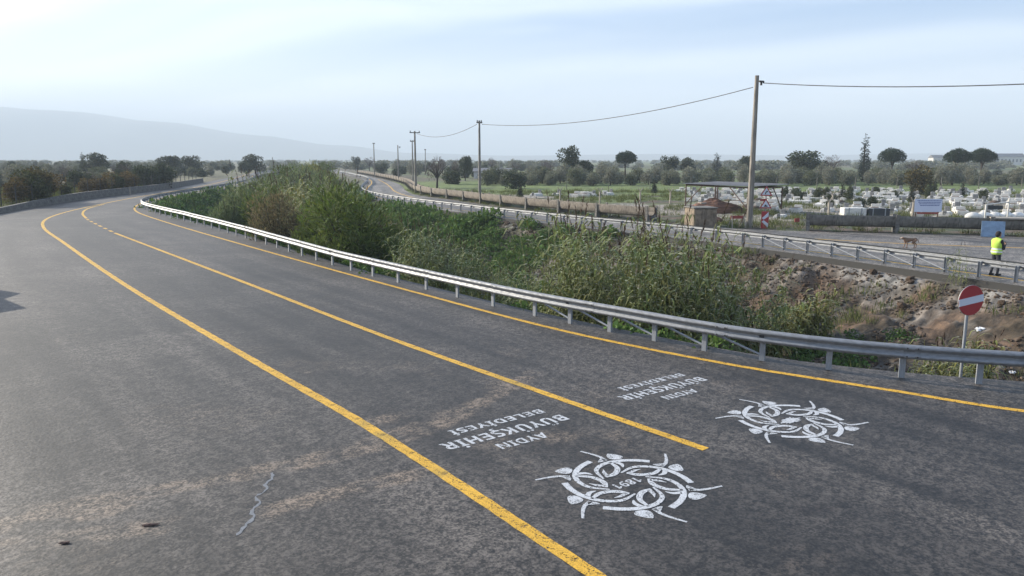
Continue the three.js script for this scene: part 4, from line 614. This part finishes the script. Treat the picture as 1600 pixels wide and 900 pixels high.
{ // uncountable low growth
  const tuft = (seed, n, h, w, sp) => { const g = new G3(), r = rng(seed); for (let i = 0; i < n; i++) { const a = r() * 6.28, q = Math.sqrt(r()) * sp, t = 0.7 + 0.6 * r(), dv = new THREE.Vector3((r() - 0.5) * 1.2, 1, (r() - 0.5) * 1.2).normalize(); leafQuad(g, new THREE.Vector3(Math.cos(a) * q, -0.03, Math.sin(a) * q), dv, rdir(r), h * (0.5 + r()), w, [t, t, t * 0.9]); } return g.build(true); };
  const vineG = crownGeo(601, [[0, 0.1, 0, 0.42, 0.5], [0.25, 0.08, 0.2, 0.35, 0.5], [-0.2, 0.1, -0.2, 0.35, 0.5]], 110, 0.13, 0.1), grassG = tuft(602, 34, 0.26, 0.02, 0.25);
  function scatter(name, geo, mat, n, pick, label, cat, seed, s0, s1, tints) {
    const r = rng(seed), list = []; let guard = 0; while (list.length < n && guard++ < n * 25) { const p = pick(r); if (!p) continue; list.push(p); }
    const im = new THREE.InstancedMesh(geo, mat, list.length), m4 = new THREE.Matrix4(), q = new THREE.Quaternion(), up = new THREE.Vector3(0, 1, 0); im.name = name; im.castShadow = im.receiveShadow = true;
    list.forEach(([x, d, k], i) => { const s = (s0 + r() * (s1 - s0)) * (k ?? 1); q.setFromAxisAngle(up, r() * 6.28); m4.compose(V(x, d, hAt(x, d)), q, new THREE.Vector3(s, s * (0.8 + 0.5 * r()), s)); im.setMatrixAt(i, m4); if (tints) { const t = tints[Math.floor(r() * tints.length)], k = 0.7 + 0.6 * r(); im.setColorAt(i, lin(t[0] * k, t[1] * k, t[2] * k)); } }); stuff(im, label, cat);
  }
  const inDitch = (x, d) => { const a = g1.s(x, d), b = g2.s(x, d); return a > 0.7 && b < -0.9 ? [a, -b] : null; };
  scatter('creeping_vines', vineG, L.vine, 3000, (r) => { const d = 18 + r() * 110, x = -60 + r() * 75, q = inDitch(x, d); if (!q) return null; const n = fbm(x * 0.35, d * 0.35, 3, 611); if (d < 48 && n < 0.56) return null; if (n < 0.4) return null; if (d < 40 && x > 6 && n < 0.59) return null; return [x, d, d > 60 ? 1.6 : 1]; }, 'creeping green growth over the ditch banks', 'ground cover', 612, 0.7, 1.6);
  scatter('rough_grass', grassG, L.grass, 7000, (r) => { const k = r(); if (k < 0.35) { const d = 14 + r() * 70, x = -45 + r() * 66, q = inDitch(x, d); return q && fbm(x * 0.6, d * 0.6, 3, 613) > 0.45 ? [x, d] : null; } if (k < 0.65) { const d = 36 + r() * 80, x = -18 + r() * 85, s = fl.s(x, d); return s > -1.1 && s < 1.4 ? [x, d] : null; } if (k < 0.85) { const d = 52 + r() * 60, x = -10 + r() * 80; return fl.s(x, d) > 1 && fbm(x * 0.3, d * 0.3, 3, 614) > 0.5 ? [x, d, 1.2] : null; } const d = 60 + r() * 60, x = -80 + r() * 45; return wl.s(x, d) < -0.6 ? [x, d, 1.5] : null; }, 'rough grass and weeds along the roads and banks', 'grass', 615, 0.7, 1.6);
  const stoneG = new THREE.IcosahedronGeometry(0.09, 0); { const p = stoneG.attributes.position; for (let i = 0; i < p.count; i++) { const k = 0.55 + 0.9 * vnoise(p.getX(i) * 32 + 5, p.getY(i) * 32 + p.getZ(i) * 41, 5); p.setXYZ(i, p.getX(i) * k * 1.3, p.getY(i) * k * 0.8, p.getZ(i) * k); } stoneG.computeVertexNormals(); }
  scatter('rubble', stoneG, M.stone, 30000, (r) => { const d = 14 + r() * 55, x = -12 + r() * 36, q = inDitch(x, d); if (!q) return null; const n = fbm(x * 0.5 + 9, d * 0.5, 3, 617); return n > 0.47 || q[1] < 2.4 ? [x, d, r() < 0.05 ? 2.8 : 1] : null; }, 'loose stones and clods strewn over the bare bank', 'rubble', 618, 0.2, 0.8, [[0.7, 0.55, 0.42], [1, 0.95, 0.9], [0.85, 0.75, 0.66], [0.55, 0.42, 0.32], [1.25, 1.2, 1.15]]);
  const fg = crownGeo(620, blobsFor(621, 6, 2.4, 2.2, 0), 420, 0.6, 0.36);
  { const r = rng(622), im = new THREE.InstancedMesh(fg, L.olive0, 900), m4 = new THREE.Matrix4(); im.name = 'far_woodland'; for (let i = 0; i < 900; i++) { const d = 330 + Math.pow(r(), 1.5) * 1900, x = (r() * 2 - 1) * d * 0.85, s = 0.8 + r() * 0.9; m4.compose(V(x, d, -0.3), new THREE.Quaternion().setFromAxisAngle(new THREE.Vector3(0, 1, 0), r() * 6.28), new THREE.Vector3(s * 1.4, s, s * 1.4)); im.setMatrixAt(i, m4); } stuff(im, 'hazy belt of trees across the plain', 'woodland'); }
}

// ---------------------------------------------------------------- cemetery
{
  const protoG = [];
  const mk = (f) => { const o = new THREE.Group(); f(o); protoG.push(o); };
  mk((o) => { mesh('base', new RoundedBoxGeometry(0.95, 0.55, 2.1, 1, 0.03).translate(0, 0.27, 0), M.marble, o); mesh('headstone', new RoundedBoxGeometry(0.8, 0.75, 0.14, 1, 0.05).translate(0, 0.55, -1.0), M.marble, o); mesh('soil', boxGeo(-0.33, 0.33, 0.5, 0.57, -0.8, 0.85), M.graveSoil, o); });
  mk((o) => { mesh('base', new RoundedBoxGeometry(1.0, 0.38, 2.0, 1, 0.03).translate(0, 0.19, 0), M.marble, o); mesh('slab', new RoundedBoxGeometry(0.8, 0.16, 1.8, 1, 0.03).translate(0, 0.45, 0), M.marble, o); mesh('headstone', new RoundedBoxGeometry(0.5, 1.0, 0.12, 1, 0.05).translate(0, 0.65, -0.95), M.marbleGrey, o); mesh('footstone', new RoundedBoxGeometry(0.36, 0.6, 0.1, 1, 0.04).translate(0, 0.4, 0.95), M.marbleGrey, o); });
  mk((o) => { mesh('base', new RoundedBoxGeometry(2.1, 0.5, 2.1, 1, 0.03).translate(0, 0.25, 0), M.marble, o); for (const s of [-0.5, 0.5]) mesh('headstone', new RoundedBoxGeometry(0.7, 0.6, 0.13, 1, 0.05).translate(s, 0.65, -1.0), M.marble, o); mesh('planting', crownGeo(701, [[0, 0.5, 0, 0.5, 0.5]], 90, 0.2, 0.1), L.broad, o); });
  mk((o) => { mesh('kerb', boxGeo(-0.55, 0.55, 0, 0.22, -1.1, 1.1), M.concretePale, o); mesh('soil', new THREE.SphereGeometry(0.6, 10, 6, 0, 6.3, 0, 1.57).scale(0.75, 0.6, 1.6).translate(0, 0.18, 0), M.graveSoil, o); mesh('headstone', new RoundedBoxGeometry(0.45, 0.75, 0.08, 1, 0.03).translate(0, 0.45, -1.0), M.marble, o); });
  const labels = ['white marble box grave with a headstone in the cemetery', 'white slab grave with grey head and foot stones in the cemetery', 'wide double marble grave with two headstones in the cemetery', 'plain earth grave inside a pale kerb in the cemetery'], groups = ['marble box graves', 'slab graves', 'double graves', 'earth graves'];
  const r = rng(711), clear = [[31.9, 58.6, 2.4], [17.6, 66.2, 3.5], [19.6, 67, 4], [26.5, 61.5, 4]];
  const put = (x, d, k, s = 1) => { const o = protoG[k].clone(); o.name = numbered('grave'); o.position.copy(V(x, d, hAt(x, d) - 0.03)); o.rotation.y = -0.5 + (r() - 0.5) * 0.25; o.scale.set(s, s * 0.78, s); o.userData = { label: labels[k], category: 'grave', group: groups[k] }; scene.add(o); };
  let n = 0; for (let row = 0; row < 17; row++) { const d0 = 61.5 + row * 3.0; for (let x = 19 + (d0 - 62) * 0.12; x < d0 * 0.74; x += 1.7 + r() * 1.3) { const d = d0 + (r() - 0.5) * 1.4, xx = x + (r() - 0.5) * 0.5; if (r() < 0.2 || fl.s(xx, d) < 9 || clear.some(([a, b, c]) => Math.hypot(a - xx, b - d) < c)) continue; if (n++ > 285) continue; put(xx, d, [0, 0, 1, 1, 2, 3, 0][Math.floor(r() * 7)], 0.75 + r() * 0.32); } }
  for (const [p, d] of [[870, 98], [898, 97], [905, 96], [912, 96], [918, 95.5], [925, 96], [942, 99], [950, 98], [838, 96], [1080, 86], [1100, 90], [1120, 88], [1135, 92], [1152, 86], [1100, 83]]) put(px(p, d), d, Math.floor(r() * 2), 0.9);
  for (let i = 0; i < 18; i++) { const d = 64 + r() * 46, x = lerp(20 + (d - 62) * 0.15, d * 0.7, r()); if (clear.some(([a, b, c]) => Math.hypot(a - x, b - d) < c)) continue; plant('scrub' + (i % 2), 'grave_shrub', 'small dark shrub growing among the graves', 'shrub', x, d, 0.24 + r() * 0.16, 0.35 + r() * 0.2, 'shrubs among the graves'); }
  for (const [p, d] of [[1316, 92], [1423, 84], [1440, 100], [1452, 98], [1503, 95], [813, 92], [1022, 104], [1460, 108]]) plant('cypress', 'young_cypress', 'knee-thin young cypress planted among the graves and field edge', 'tree', px(p, d), d, 0.45, 0.24, 'young cypresses');
  plant('autumn2', 'autumn_tree', 'olive-brown small tree standing among the graves', 'tree', px(1436, 101), 101, 1.25, 1.15);
  const posts = [[875, 83], [937, 80.5], [1000, 79.5], [1047, 78], [1300, 73], [1294, 60.5], [1425, 59]]; for (const [p, d] of posts) { const o = thing('fence_post', 'forked concrete fence post between the flume and the graves', 'post', [px(p, d), hAt(px(p, d), d) - 0.2, -d], 0.4, 'forked concrete fence posts'); mesh('shaft', boxGeo(-0.06, 0.06, 0, 1.5, -0.06, 0.06), M.concretePale, o); for (const s of [-1, 1]) mesh('arm', bar(new THREE.Vector3(0, 1.46, 0), new THREE.Vector3(s * 0.28, 1.85, 0), 0.05, 5), M.concretePale, o); }
  const rr = rng(731); for (let x = 2; x < 92; x += 6.5) { const d = 119 + rr() * 2, o = thing('boundary_post', 'slim pale boundary post in front of the olive grove', 'post', [x, 0, -d], 0, 'boundary posts before the olives'); mesh('shaft', boxGeo(-0.045, 0.045, -0.2, 1.8, -0.045, 0.045), M.concrete, o); mesh('bent_top', bar(new THREE.Vector3(0, 1.78, 0), new THREE.Vector3(0.2, 2.02, 0), 0.04, 5), M.concrete, o); }
}
{ // things along the cemetery edge
  const cr = (x, d, w, h, dp, mat, turn, name, label, cat) => { const o = thing(name, label, cat, [x, -0.02, -d], turn); mesh('body', new RoundedBoxGeometry(w, h, dp, 2, 0.06).translate(0, h / 2, 0), mat, o); for (const s of [-1, 1]) mesh('strap', boxGeo(s * w * 0.28 - 0.04, s * w * 0.28 + 0.04, 0.02, h + 0.015, -dp / 2 - 0.012, dp / 2 + 0.012), M.signBack, o); return o; };
  cr(px(1332, 60.5), 60.5, 1.7, 0.85, 1.1, M.marble, -0.1, 'wrapped_pallet', 'white wrapped pallet load behind the stained flume', 'pallet'); cr(px(1369, 60.5), 60.5, 1.65, 0.82, 1.1, M.tarpDark, -0.1, 'tarped_pallet', 'dark tarpaulin covered pallet load next to the white one', 'pallet');
  for (let i = 0; i < 5; i++) { const g = new THREE.SphereGeometry(0.55, 18, 12), p = g.attributes.position; for (let k = 0; k < p.count; k++) { const n = 0.86 + 0.28 * fbm(p.getX(k) * 3 + i * 7, p.getY(k) * 3 + p.getZ(k) * 2, 3, 801); p.setXYZ(k, p.getX(k) * 1.15 * n, Math.max(-0.28, p.getY(k) * 0.75 * n), p.getZ(k) * 0.8 * n); } g.computeVertexNormals(); const o = thing('white_sack', 'plump white sack in the row beside the gate frame', 'sack', [px(1520 + i * 17, 58.5), 0.22, -58.5], 0.1 * i, 'row of white sacks'); mesh('bag', g, M.marble, o); mesh('tied_neck', new THREE.CylinderGeometry(0.05, 0.1, 0.14, 8).translate(0.5, 0.12, 0), M.marble, o).rotation.z = -0.5; }
  const gf = thing('gate_frame', 'white tubular gate frame standing among the graves', 'gate', [px(1556, 56.5), 0, -56.5]); for (const [s, h] of [[-0.85, 1.3], [0.82, 1.75]]) mesh('post', bar(new THREE.Vector3(s, -0.3, 0), new THREE.Vector3(s, h, 0), 0.06, 8), M.marble, gf); mesh('crossbar', bar(new THREE.Vector3(-0.85, 1.28, 0), new THREE.Vector3(0.82, 1.5, 0), 0.05, 8), M.marble, gf); mesh('hanging_sheet', boxGeo(-0.7, 0.4, 0.95, 1.25, -0.01, 0.01), L.vine ? M.tarpDark : M.tarpDark, gf);
  const r = rng(811); for (const [x, d, s, label] of [[14.2, 21.2, 0.13, 'white crumpled bag on the bare bank past the no-entry sign'], [14.0, 20.4, 0.11, 'white crumpled litter lower on the bare bank past the sign'], [15.9, 23.4, 0.1, 'small white scrap higher on the bare bank past the sign'], [16.6, 26.4, 0.17, 'pale scrap just under the far guardrail bank top'], [10.4, 15.75, 0.11, 'white crumpled litter at the guardrail foot right of the no-entry post'], [9.2, 16.3, 0.1, 'white litter at the guardrail foot left of the no-entry post'], [-5.4, 32.6, 0.12, 'white scrap in the dirt under the guardrail beam'], [3.1, 20.9, 0.08, 'small white scrap under the braced guardrail section']]) { const g = new THREE.IcosahedronGeometry(s, 2), p = g.attributes.position; for (let k = 0; k < p.count; k++) { const n = 0.25 + 1.3 * vnoise(p.getX(k) / s * 2.6 + x, p.getY(k) / s * 2.6 + p.getZ(k) / s * 3.3 + d, 5); p.setXYZ(k, p.getX(k) * n * 0.85, p.getY(k) * n * 0.5, p.getZ(k) * n * 0.8); } g.computeVertexNormals(); void r; const m = mesh('litter', g, M.litter); m.position.copy(V(x, d, hAt(x, d) + s * 0.15)); tag(m, label, 'litter'); }
  for (const [x, d, s, label] of [[-4.6, 9.06, 0.06, 'dark splinter of wood on the muddy tyre track'], [-5.42, 8.6, 0.05, 'small black scrap on the asphalt beside the muddy track']]) { const dg = new THREE.IcosahedronGeometry(s * 0.5, 2), dp = dg.attributes.position; for (let k = 0; k < dp.count; k++) { const n = 0.3 + 1.2 * vnoise(dp.getX(k) * 60 + x, dp.getY(k) * 60 + dp.getZ(k) * 75, 5); dp.setXYZ(k, dp.getX(k) * n * 3, dp.getY(k) * n * 0.5, dp.getZ(k) * n * 0.8); } dg.rotateY(0.2); dg.computeVertexNormals(); const m = mesh('debris', dg, M.rust); m.position.copy(V(x, d, 0.015)); tag(m, label, 'debris'); }
}
for (const [p, d, w, h, label] of [[1570, 620, 26, 9, 'long white far-off building with dark trees above'], [1462, 640, 9, 8, 'small white far-off house beside the pine pair'], [770, 190, 9, 2.6, 'grey shed roof beyond the second pole']]) {
  const o = thing('far_building', label, 'building', [px(p, d), -0.2, -d]); mesh('wall', boxGeo(-w / 2, w / 2, 0, h * 0.75, -4, 4), M.plaster, o); const sh = new THREE.Shape([new THREE.Vector2(-4.4, 0), new THREE.Vector2(4.4, 0), new THREE.Vector2(0, h * 0.3)]), rg = new THREE.ExtrudeGeometry(sh, { depth: w + 0.6, bevelEnabled: false }); rg.rotateY(Math.PI / 2); rg.translate(-w / 2 - 0.3, h * 0.75 + 0.01, 0); mesh('roof', rg, M.roof, o);
  for (let i = 0; i < Math.floor(w / 3); i++) mesh('window', boxGeo(-w / 2 + 1.2 + i * 3, -w / 2 + 2.4 + i * 3, h * 0.3, h * 0.55, 4.0, 4.04), M.tarpDark, o);
}

// ---------------------------------------------------------------- person and dog, meshed from tapered bones
const seg = (p, a, b, ra, rb) => { const bx = b[0] - a[0], by = b[1] - a[1], bz = b[2] - a[2], px_ = p[0] - a[0], py = p[1] - a[1], pz = p[2] - a[2], t = clamp((px_ * bx + py * by + pz * bz) / (bx * bx + by * by + bz * bz || 1e-9)), dx = px_ - bx * t, dy = py - by * t, dz = pz - bz * t; return Math.sqrt(dx * dx + dy * dy + dz * dz) - lerp(ra, rb, t); };
const smin = (a, b, k) => { const h = clamp(0.5 + 0.5 * (b - a) / k); return lerp(b, a, h) - k * h * (1 - h); };
function field3(f, lo, size, res, col) {
  const mc = new MarchingCubes(res, new THREE.MeshBasicMaterial(), false, false, 90000); mc.isolation = 0;
  const half = res / 2; for (let k = 0; k < res; k++) for (let j = 0; j < res; j++) for (let i = 0; i < res; i++) mc.field[i + j * res + k * res * res] = -f([lo[0] + (i / res) * size, lo[1] + (j / res) * size, lo[2] + (k / res) * size]);
  mc.update(); void half; const n = mc.count ?? mc.geometry.drawRange.count, P = new Float32Array(n * 3), C = new Float32Array(n * 3);
  for (let i = 0; i < n; i++) { for (let a = 0; a < 3; a++) P[i * 3 + a] = lo[a] + (mc.positionArray[i * 3 + a] + 1) / 2 * size; const c = col([P[i * 3], P[i * 3 + 1], P[i * 3 + 2]]); C.set(c, i * 3); }
  const g = new THREE.BufferGeometry(); g.setAttribute('position', new THREE.BufferAttribute(P, 3)); g.setAttribute('normal', new THREE.BufferAttribute(mc.normalArray.slice(0, n * 3), 3)); g.setAttribute('color', new THREE.BufferAttribute(C, 3)); return g;
}
const chain = (bones, k) => (p) => { let d = 1e9; for (const [a, b, ra, rb, kk] of bones) d = smin(d, seg(p, a, b, ra, rb), kk ?? k); return d; };
const vcol = std({ vertexColors: true, roughness: 0.85 });
{ // worker in a hi-vis vest looking at a phone; faces +x, y up
  const o = thing('person', 'person in a yellow-green hi-vis vest and dark clothes looking at a phone', 'person', [19.4, 0, -30.3], 18 * R);
  const skin = [0.32, 0.19, 0.13], cloth = [0.014, 0.014, 0.018], jeans = [0.02, 0.022, 0.03], shoe = [0.01, 0.01, 0.01];
  const torso = [[[0, 0.98, 0], [0, 1.2, 0], 0.135, 0.14, 0.08], [[0, 0.96, -0.07], [0, 0.96, 0.07], 0.125, 0.125, 0.08], [[0.0, 1.22, -0.08], [0.0, 1.22, 0.08], 0.12, 0.12, 0.08], [[-0.02, 1.38, -0.13], [-0.02, 1.38, 0.13], 0.085, 0.085, 0.09], [[-0.01, 1.3, 0], [0.0, 1.42, 0], 0.13, 0.09, 0.08]];
  const legs = []; for (const s of [-1, 1]) { const kx = s > 0 ? 0.05 : 0.02, fx = s > 0 ? 0.02 : -0.06; legs.push([[0, 0.94, s * 0.085], [kx, 0.51, s * 0.1], 0.1, 0.065], [[kx, 0.51, s * 0.1], [fx, 0.1, s * 0.11], 0.066, 0.047], [[fx - 0.04, 0.045, s * 0.11], [fx + 0.15, 0.035, s * 0.125], 0.045, 0.034]); }
  const arms = []; for (const s of [-1, 1]) { const e = [0.07, 1.1, s * 0.23], h = [0.30, 1.22, s * 0.09]; arms.push([[-0.02, 1.4, s * 0.19], e, 0.062, 0.05, 0.04], [e, h, 0.05, 0.036, 0.03]); }
  const bodyF = chain([...torso, ...legs, ...arms, [[0, 1.42, 0], [0.02, 1.53, 0], 0.06, 0.055, 0.04]], 0.035);
  const body = field3(bodyF, [-0.5, -0.02, -0.5], 1.62, 104, (p) => p[1] < 0.09 ? shoe : p[1] < 0.94 ? jeans : p[1] > 1.47 ? skin : cloth);
  const headF = (p) => { let d = chain([[[0.02, 1.68, 0], [0.015, 1.665, 0], 0.092, 0.09], [[0.035, 1.6, 0], [0.06, 1.575, 0], 0.062, 0.045], [[0.0, 1.5, 0], [0.015, 1.6, 0], 0.056, 0.058], [[0.105, 1.655, 0], [0.128, 1.625, 0], 0.012, 0.016, 0.02], [[0.085, 1.585, -0.02], [0.085, 1.585, 0.02], 0.03, 0.03, 0.03]], 0.04)(p); for (const s of [-1, 1]) { d = smin(d, seg(p, [0.01, 1.63, s * 0.088], [0.0, 1.665, s * 0.094], 0.014, 0.02), 0.012); d = Math.max(d, -(Math.hypot(p[0] - 0.118, p[1] - 1.655, p[2] - s * 0.034) - 0.018)); d = smin(d, Math.hypot(p[0] - 0.098, p[1] - 1.655, p[2] - s * 0.034) - 0.013, 0.004); } return d; };
  const head = field3(headF, [-0.16, 1.46, -0.17], 0.34, 88, (p) => { const eye = Math.hypot(p[0] - 0.108, p[1] - 1.655, Math.abs(p[2]) - 0.034) < 0.012; return eye ? [0.03, 0.02, 0.015] : p[0] > 0.07 && Math.abs(p[1] - 1.583) < 0.006 && Math.abs(p[2]) < 0.026 ? [0.2, 0.08, 0.07] : skin; });
  const hands = []; for (const s of [-1, 1]) {
    const w = [0.31, 1.225, s * 0.085], b = []; b.push([w, [0.36, 1.245, s * 0.055], 0.028, 0.034, 0.015]);
    for (let f = 0; f < 4; f++) { const oy = 0.035 - f * 0.02, l = [0.9, 1, 0.95, 0.78][f], k0 = [0.375, 1.25 + oy, s * 0.05], k1 = [0.40, 1.26 + oy, s * 0.025 * (2 - l)], k2 = [0.412 + 0.01 * l, 1.266 + oy, s * 0.004 - s * 0.022 * l]; b.push([k0, k1, 0.0095, 0.009, 0.006], [k1, k2, 0.009, 0.0075, 0.004]); }
    b.push([[0.345, 1.262, s * 0.06], [0.36, 1.295, s * 0.035], 0.013, 0.011, 0.008], [[0.36, 1.295, s * 0.035], [0.375, 1.305, s * 0.008], 0.01, 0.008, 0.004]); hands.push(field3(chain(b, 0.006), [0.28, 1.16, s > 0 ? -0.05 : -0.15], 0.2, 64, () => skin));
  }
  mesh('body', mergeGeometries([body, head, ...hands]), vcol, o);
  const vestF = (p) => { const t = chain(torso, 0.08)(p) - 0.022, armhole = Math.min(seg(p, [-0.02, 1.42, -0.3], [-0.02, 1.36, -0.19], 0.075, 0.075), seg(p, [-0.02, 1.42, 0.3], [-0.02, 1.36, 0.19], 0.075, 0.075)), neck = seg(p, [0.03, 1.46, 0], [0.1, 1.58, 0], 0.075, 0.09); return Math.max(t, -(armhole), -neck, 0.84 - p[1]); };
  const vest = field3(vestF, [-0.4, 0.75, -0.4], 0.82, 84, (p) => (p[1] > 0.93 && p[1] < 0.985) || (p[1] > 1.05 && p[1] < 1.105) ? [0.62, 0.64, 0.62] : [0.42, 0.62, 0.08]); mesh('vest', vest, vcol, o);
  const hairF = (p) => Math.max(chain([[[-0.005, 1.69, 0], [-0.02, 1.67, 0], 0.098, 0.096], [[-0.04, 1.62, 0], [-0.03, 1.58, 0], 0.07, 0.06]], 0.04)(p) + 0.008 * (vnoise(p[1] * 90, p[2] * 90, 3) - 0.5), p[0] - 0.075 + Math.max(0, 1.71 - p[1]) * 0.8); mesh('hair', field3(hairF, [-0.18, 1.48, -0.17], 0.34, 64, () => [0.012, 0.009, 0.008]), vcol, o);
  const ph = thing('phone', 'dark phone held in both hands by the person in the vest', 'phone', [19.4, 0, -30.3], 18 * R); const pm = mesh('case', new RoundedBoxGeometry(0.012, 0.15, 0.075, 1, 0.005), M.black, ph); pm.position.set(0.425, 1.285, 0); pm.rotation.z = 0.5; const ps = mesh('screen', boxGeo(-0.0085, -0.0068, -0.065, 0.065, -0.033, 0.033), M.tarpDark, ph); ps.position.copy(pm.position); ps.rotation.copy(pm.rotation);
}
{ // brown dog walking, head low; faces +x before turning
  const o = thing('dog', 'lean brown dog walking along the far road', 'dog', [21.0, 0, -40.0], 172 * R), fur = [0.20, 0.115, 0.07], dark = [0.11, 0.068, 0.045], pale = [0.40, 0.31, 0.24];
  o.scale.setScalar(0.86);
  const B = [[[0.26, 0.50, 0], [0.0, 0.49, 0], 0.125, 0.10, 0.06], [[0.28, 0.43, 0], [0.12, 0.42, 0], 0.10, 0.095, 0.06], [[0.0, 0.49, 0], [-0.28, 0.52, 0], 0.095, 0.10, 0.06], [[0.30, 0.53, 0], [0.44, 0.58, 0], 0.085, 0.065, 0.05], [[0.46, 0.585, 0], [0.52, 0.575, 0], 0.068, 0.058, 0.03], [[0.53, 0.56, 0], [0.64, 0.53, 0], 0.042, 0.028, 0.03], [[-0.34, 0.55, 0], [-0.44, 0.46, 0], 0.03, 0.022, 0.03], [[-0.44, 0.46, 0], [-0.5, 0.32, 0], 0.022, 0.012, 0.02]];
  for (const s of [-1, 1]) { const f = s > 0 ? 0.05 : -0.07, h = s > 0 ? -0.06 : 0.1; B.push([[0.26, 0.44, s * 0.075], [0.24 + f * 0.6, 0.26, s * 0.08], 0.055, 0.034, 0.03], [[0.24 + f * 0.6, 0.26, s * 0.08], [0.26 + f, 0.05, s * 0.08], 0.032, 0.022, 0.015], [[0.26 + f, 0.03, s * 0.08], [0.30 + f, 0.022, s * 0.08], 0.024, 0.022, 0.012]); B.push([[-0.27, 0.46, s * 0.075], [-0.2 + h, 0.33, s * 0.085], 0.085, 0.05, 0.03], [[-0.2 + h, 0.33, s * 0.085], [-0.34 + h, 0.2, s * 0.085], 0.045, 0.026, 0.02], [[-0.34 + h, 0.2, s * 0.085], [-0.32 + h, 0.04, s * 0.085], 0.026, 0.021, 0.015], [[-0.32 + h, 0.028, s * 0.085], [-0.28 + h, 0.022, s * 0.085], 0.024, 0.022, 0.012]); B.push([[0.46, 0.63, s * 0.055], [0.43, 0.585, s * 0.085], 0.022, 0.014, 0.015]); }
  mesh('body', field3(chain(B, 0.03), [-0.6, -0.02, -0.65], 1.32, 110, (p) => p[0] > 0.62 ? [0.015, 0.012, 0.012] : p[0] > 0.5 && p[1] > 0.56 ? pale : p[0] < 0.42 && p[1] > 0.54 ? dark : fur), vcol, o);  // pale patch: sunlight on top of the head, put into the fur colour
}
{ // unseen stand-in van, added only to cast the shadow on the asphalt
  const o = thing('added_van', 'made-up pale van out of view, added to cast a long shadow on the asphalt', 'van', [-21.5, 0, -25.8], 60 * R), sh = new THREE.Shape([[-2.3, 0.35], [2.3, 0.35], [2.35, 0.95], [1.5, 1.15], [0.95, 1.95], [-2.2, 2.0], [-2.35, 1.0]].map((p) => new THREE.Vector2(...p))), g = new THREE.ExtrudeGeometry(sh, { depth: 1.6, bevelEnabled: true, bevelSize: 0.06, bevelThickness: 0.06, bevelSegments: 2 }); g.translate(0, 0, -0.8); o.scale.y = 1.18; mesh('body', g, M.plaster, o);
  for (const [x, s] of [[-1.45, -1], [-1.45, 1], [1.45, -1], [1.45, 1]]) { const w = mesh('wheel', new THREE.CylinderGeometry(0.34, 0.34, 0.24, 20).rotateX(Math.PI / 2), M.black, o); w.position.set(x, 0.34, s * 0.82); const rim = mesh('rim', new THREE.CylinderGeometry(0.19, 0.19, 0.02, 16).rotateX(Math.PI / 2), M.zincDull, w); rim.position.z = s * 0.125; }
  for (const s of [-1, 1]) { mesh('side_window', boxGeo(-1.8, 0.6, 1.25, 1.8, s * 0.87 - 0.01, s * 0.87 + 0.01), M.black, o); mesh('headlight', boxGeo(2.3, 2.4, 0.7, 0.9, s * 0.6 - 0.15, s * 0.6 + 0.15), M.signWhite, o); }
}
renderer.render(scene, camera);
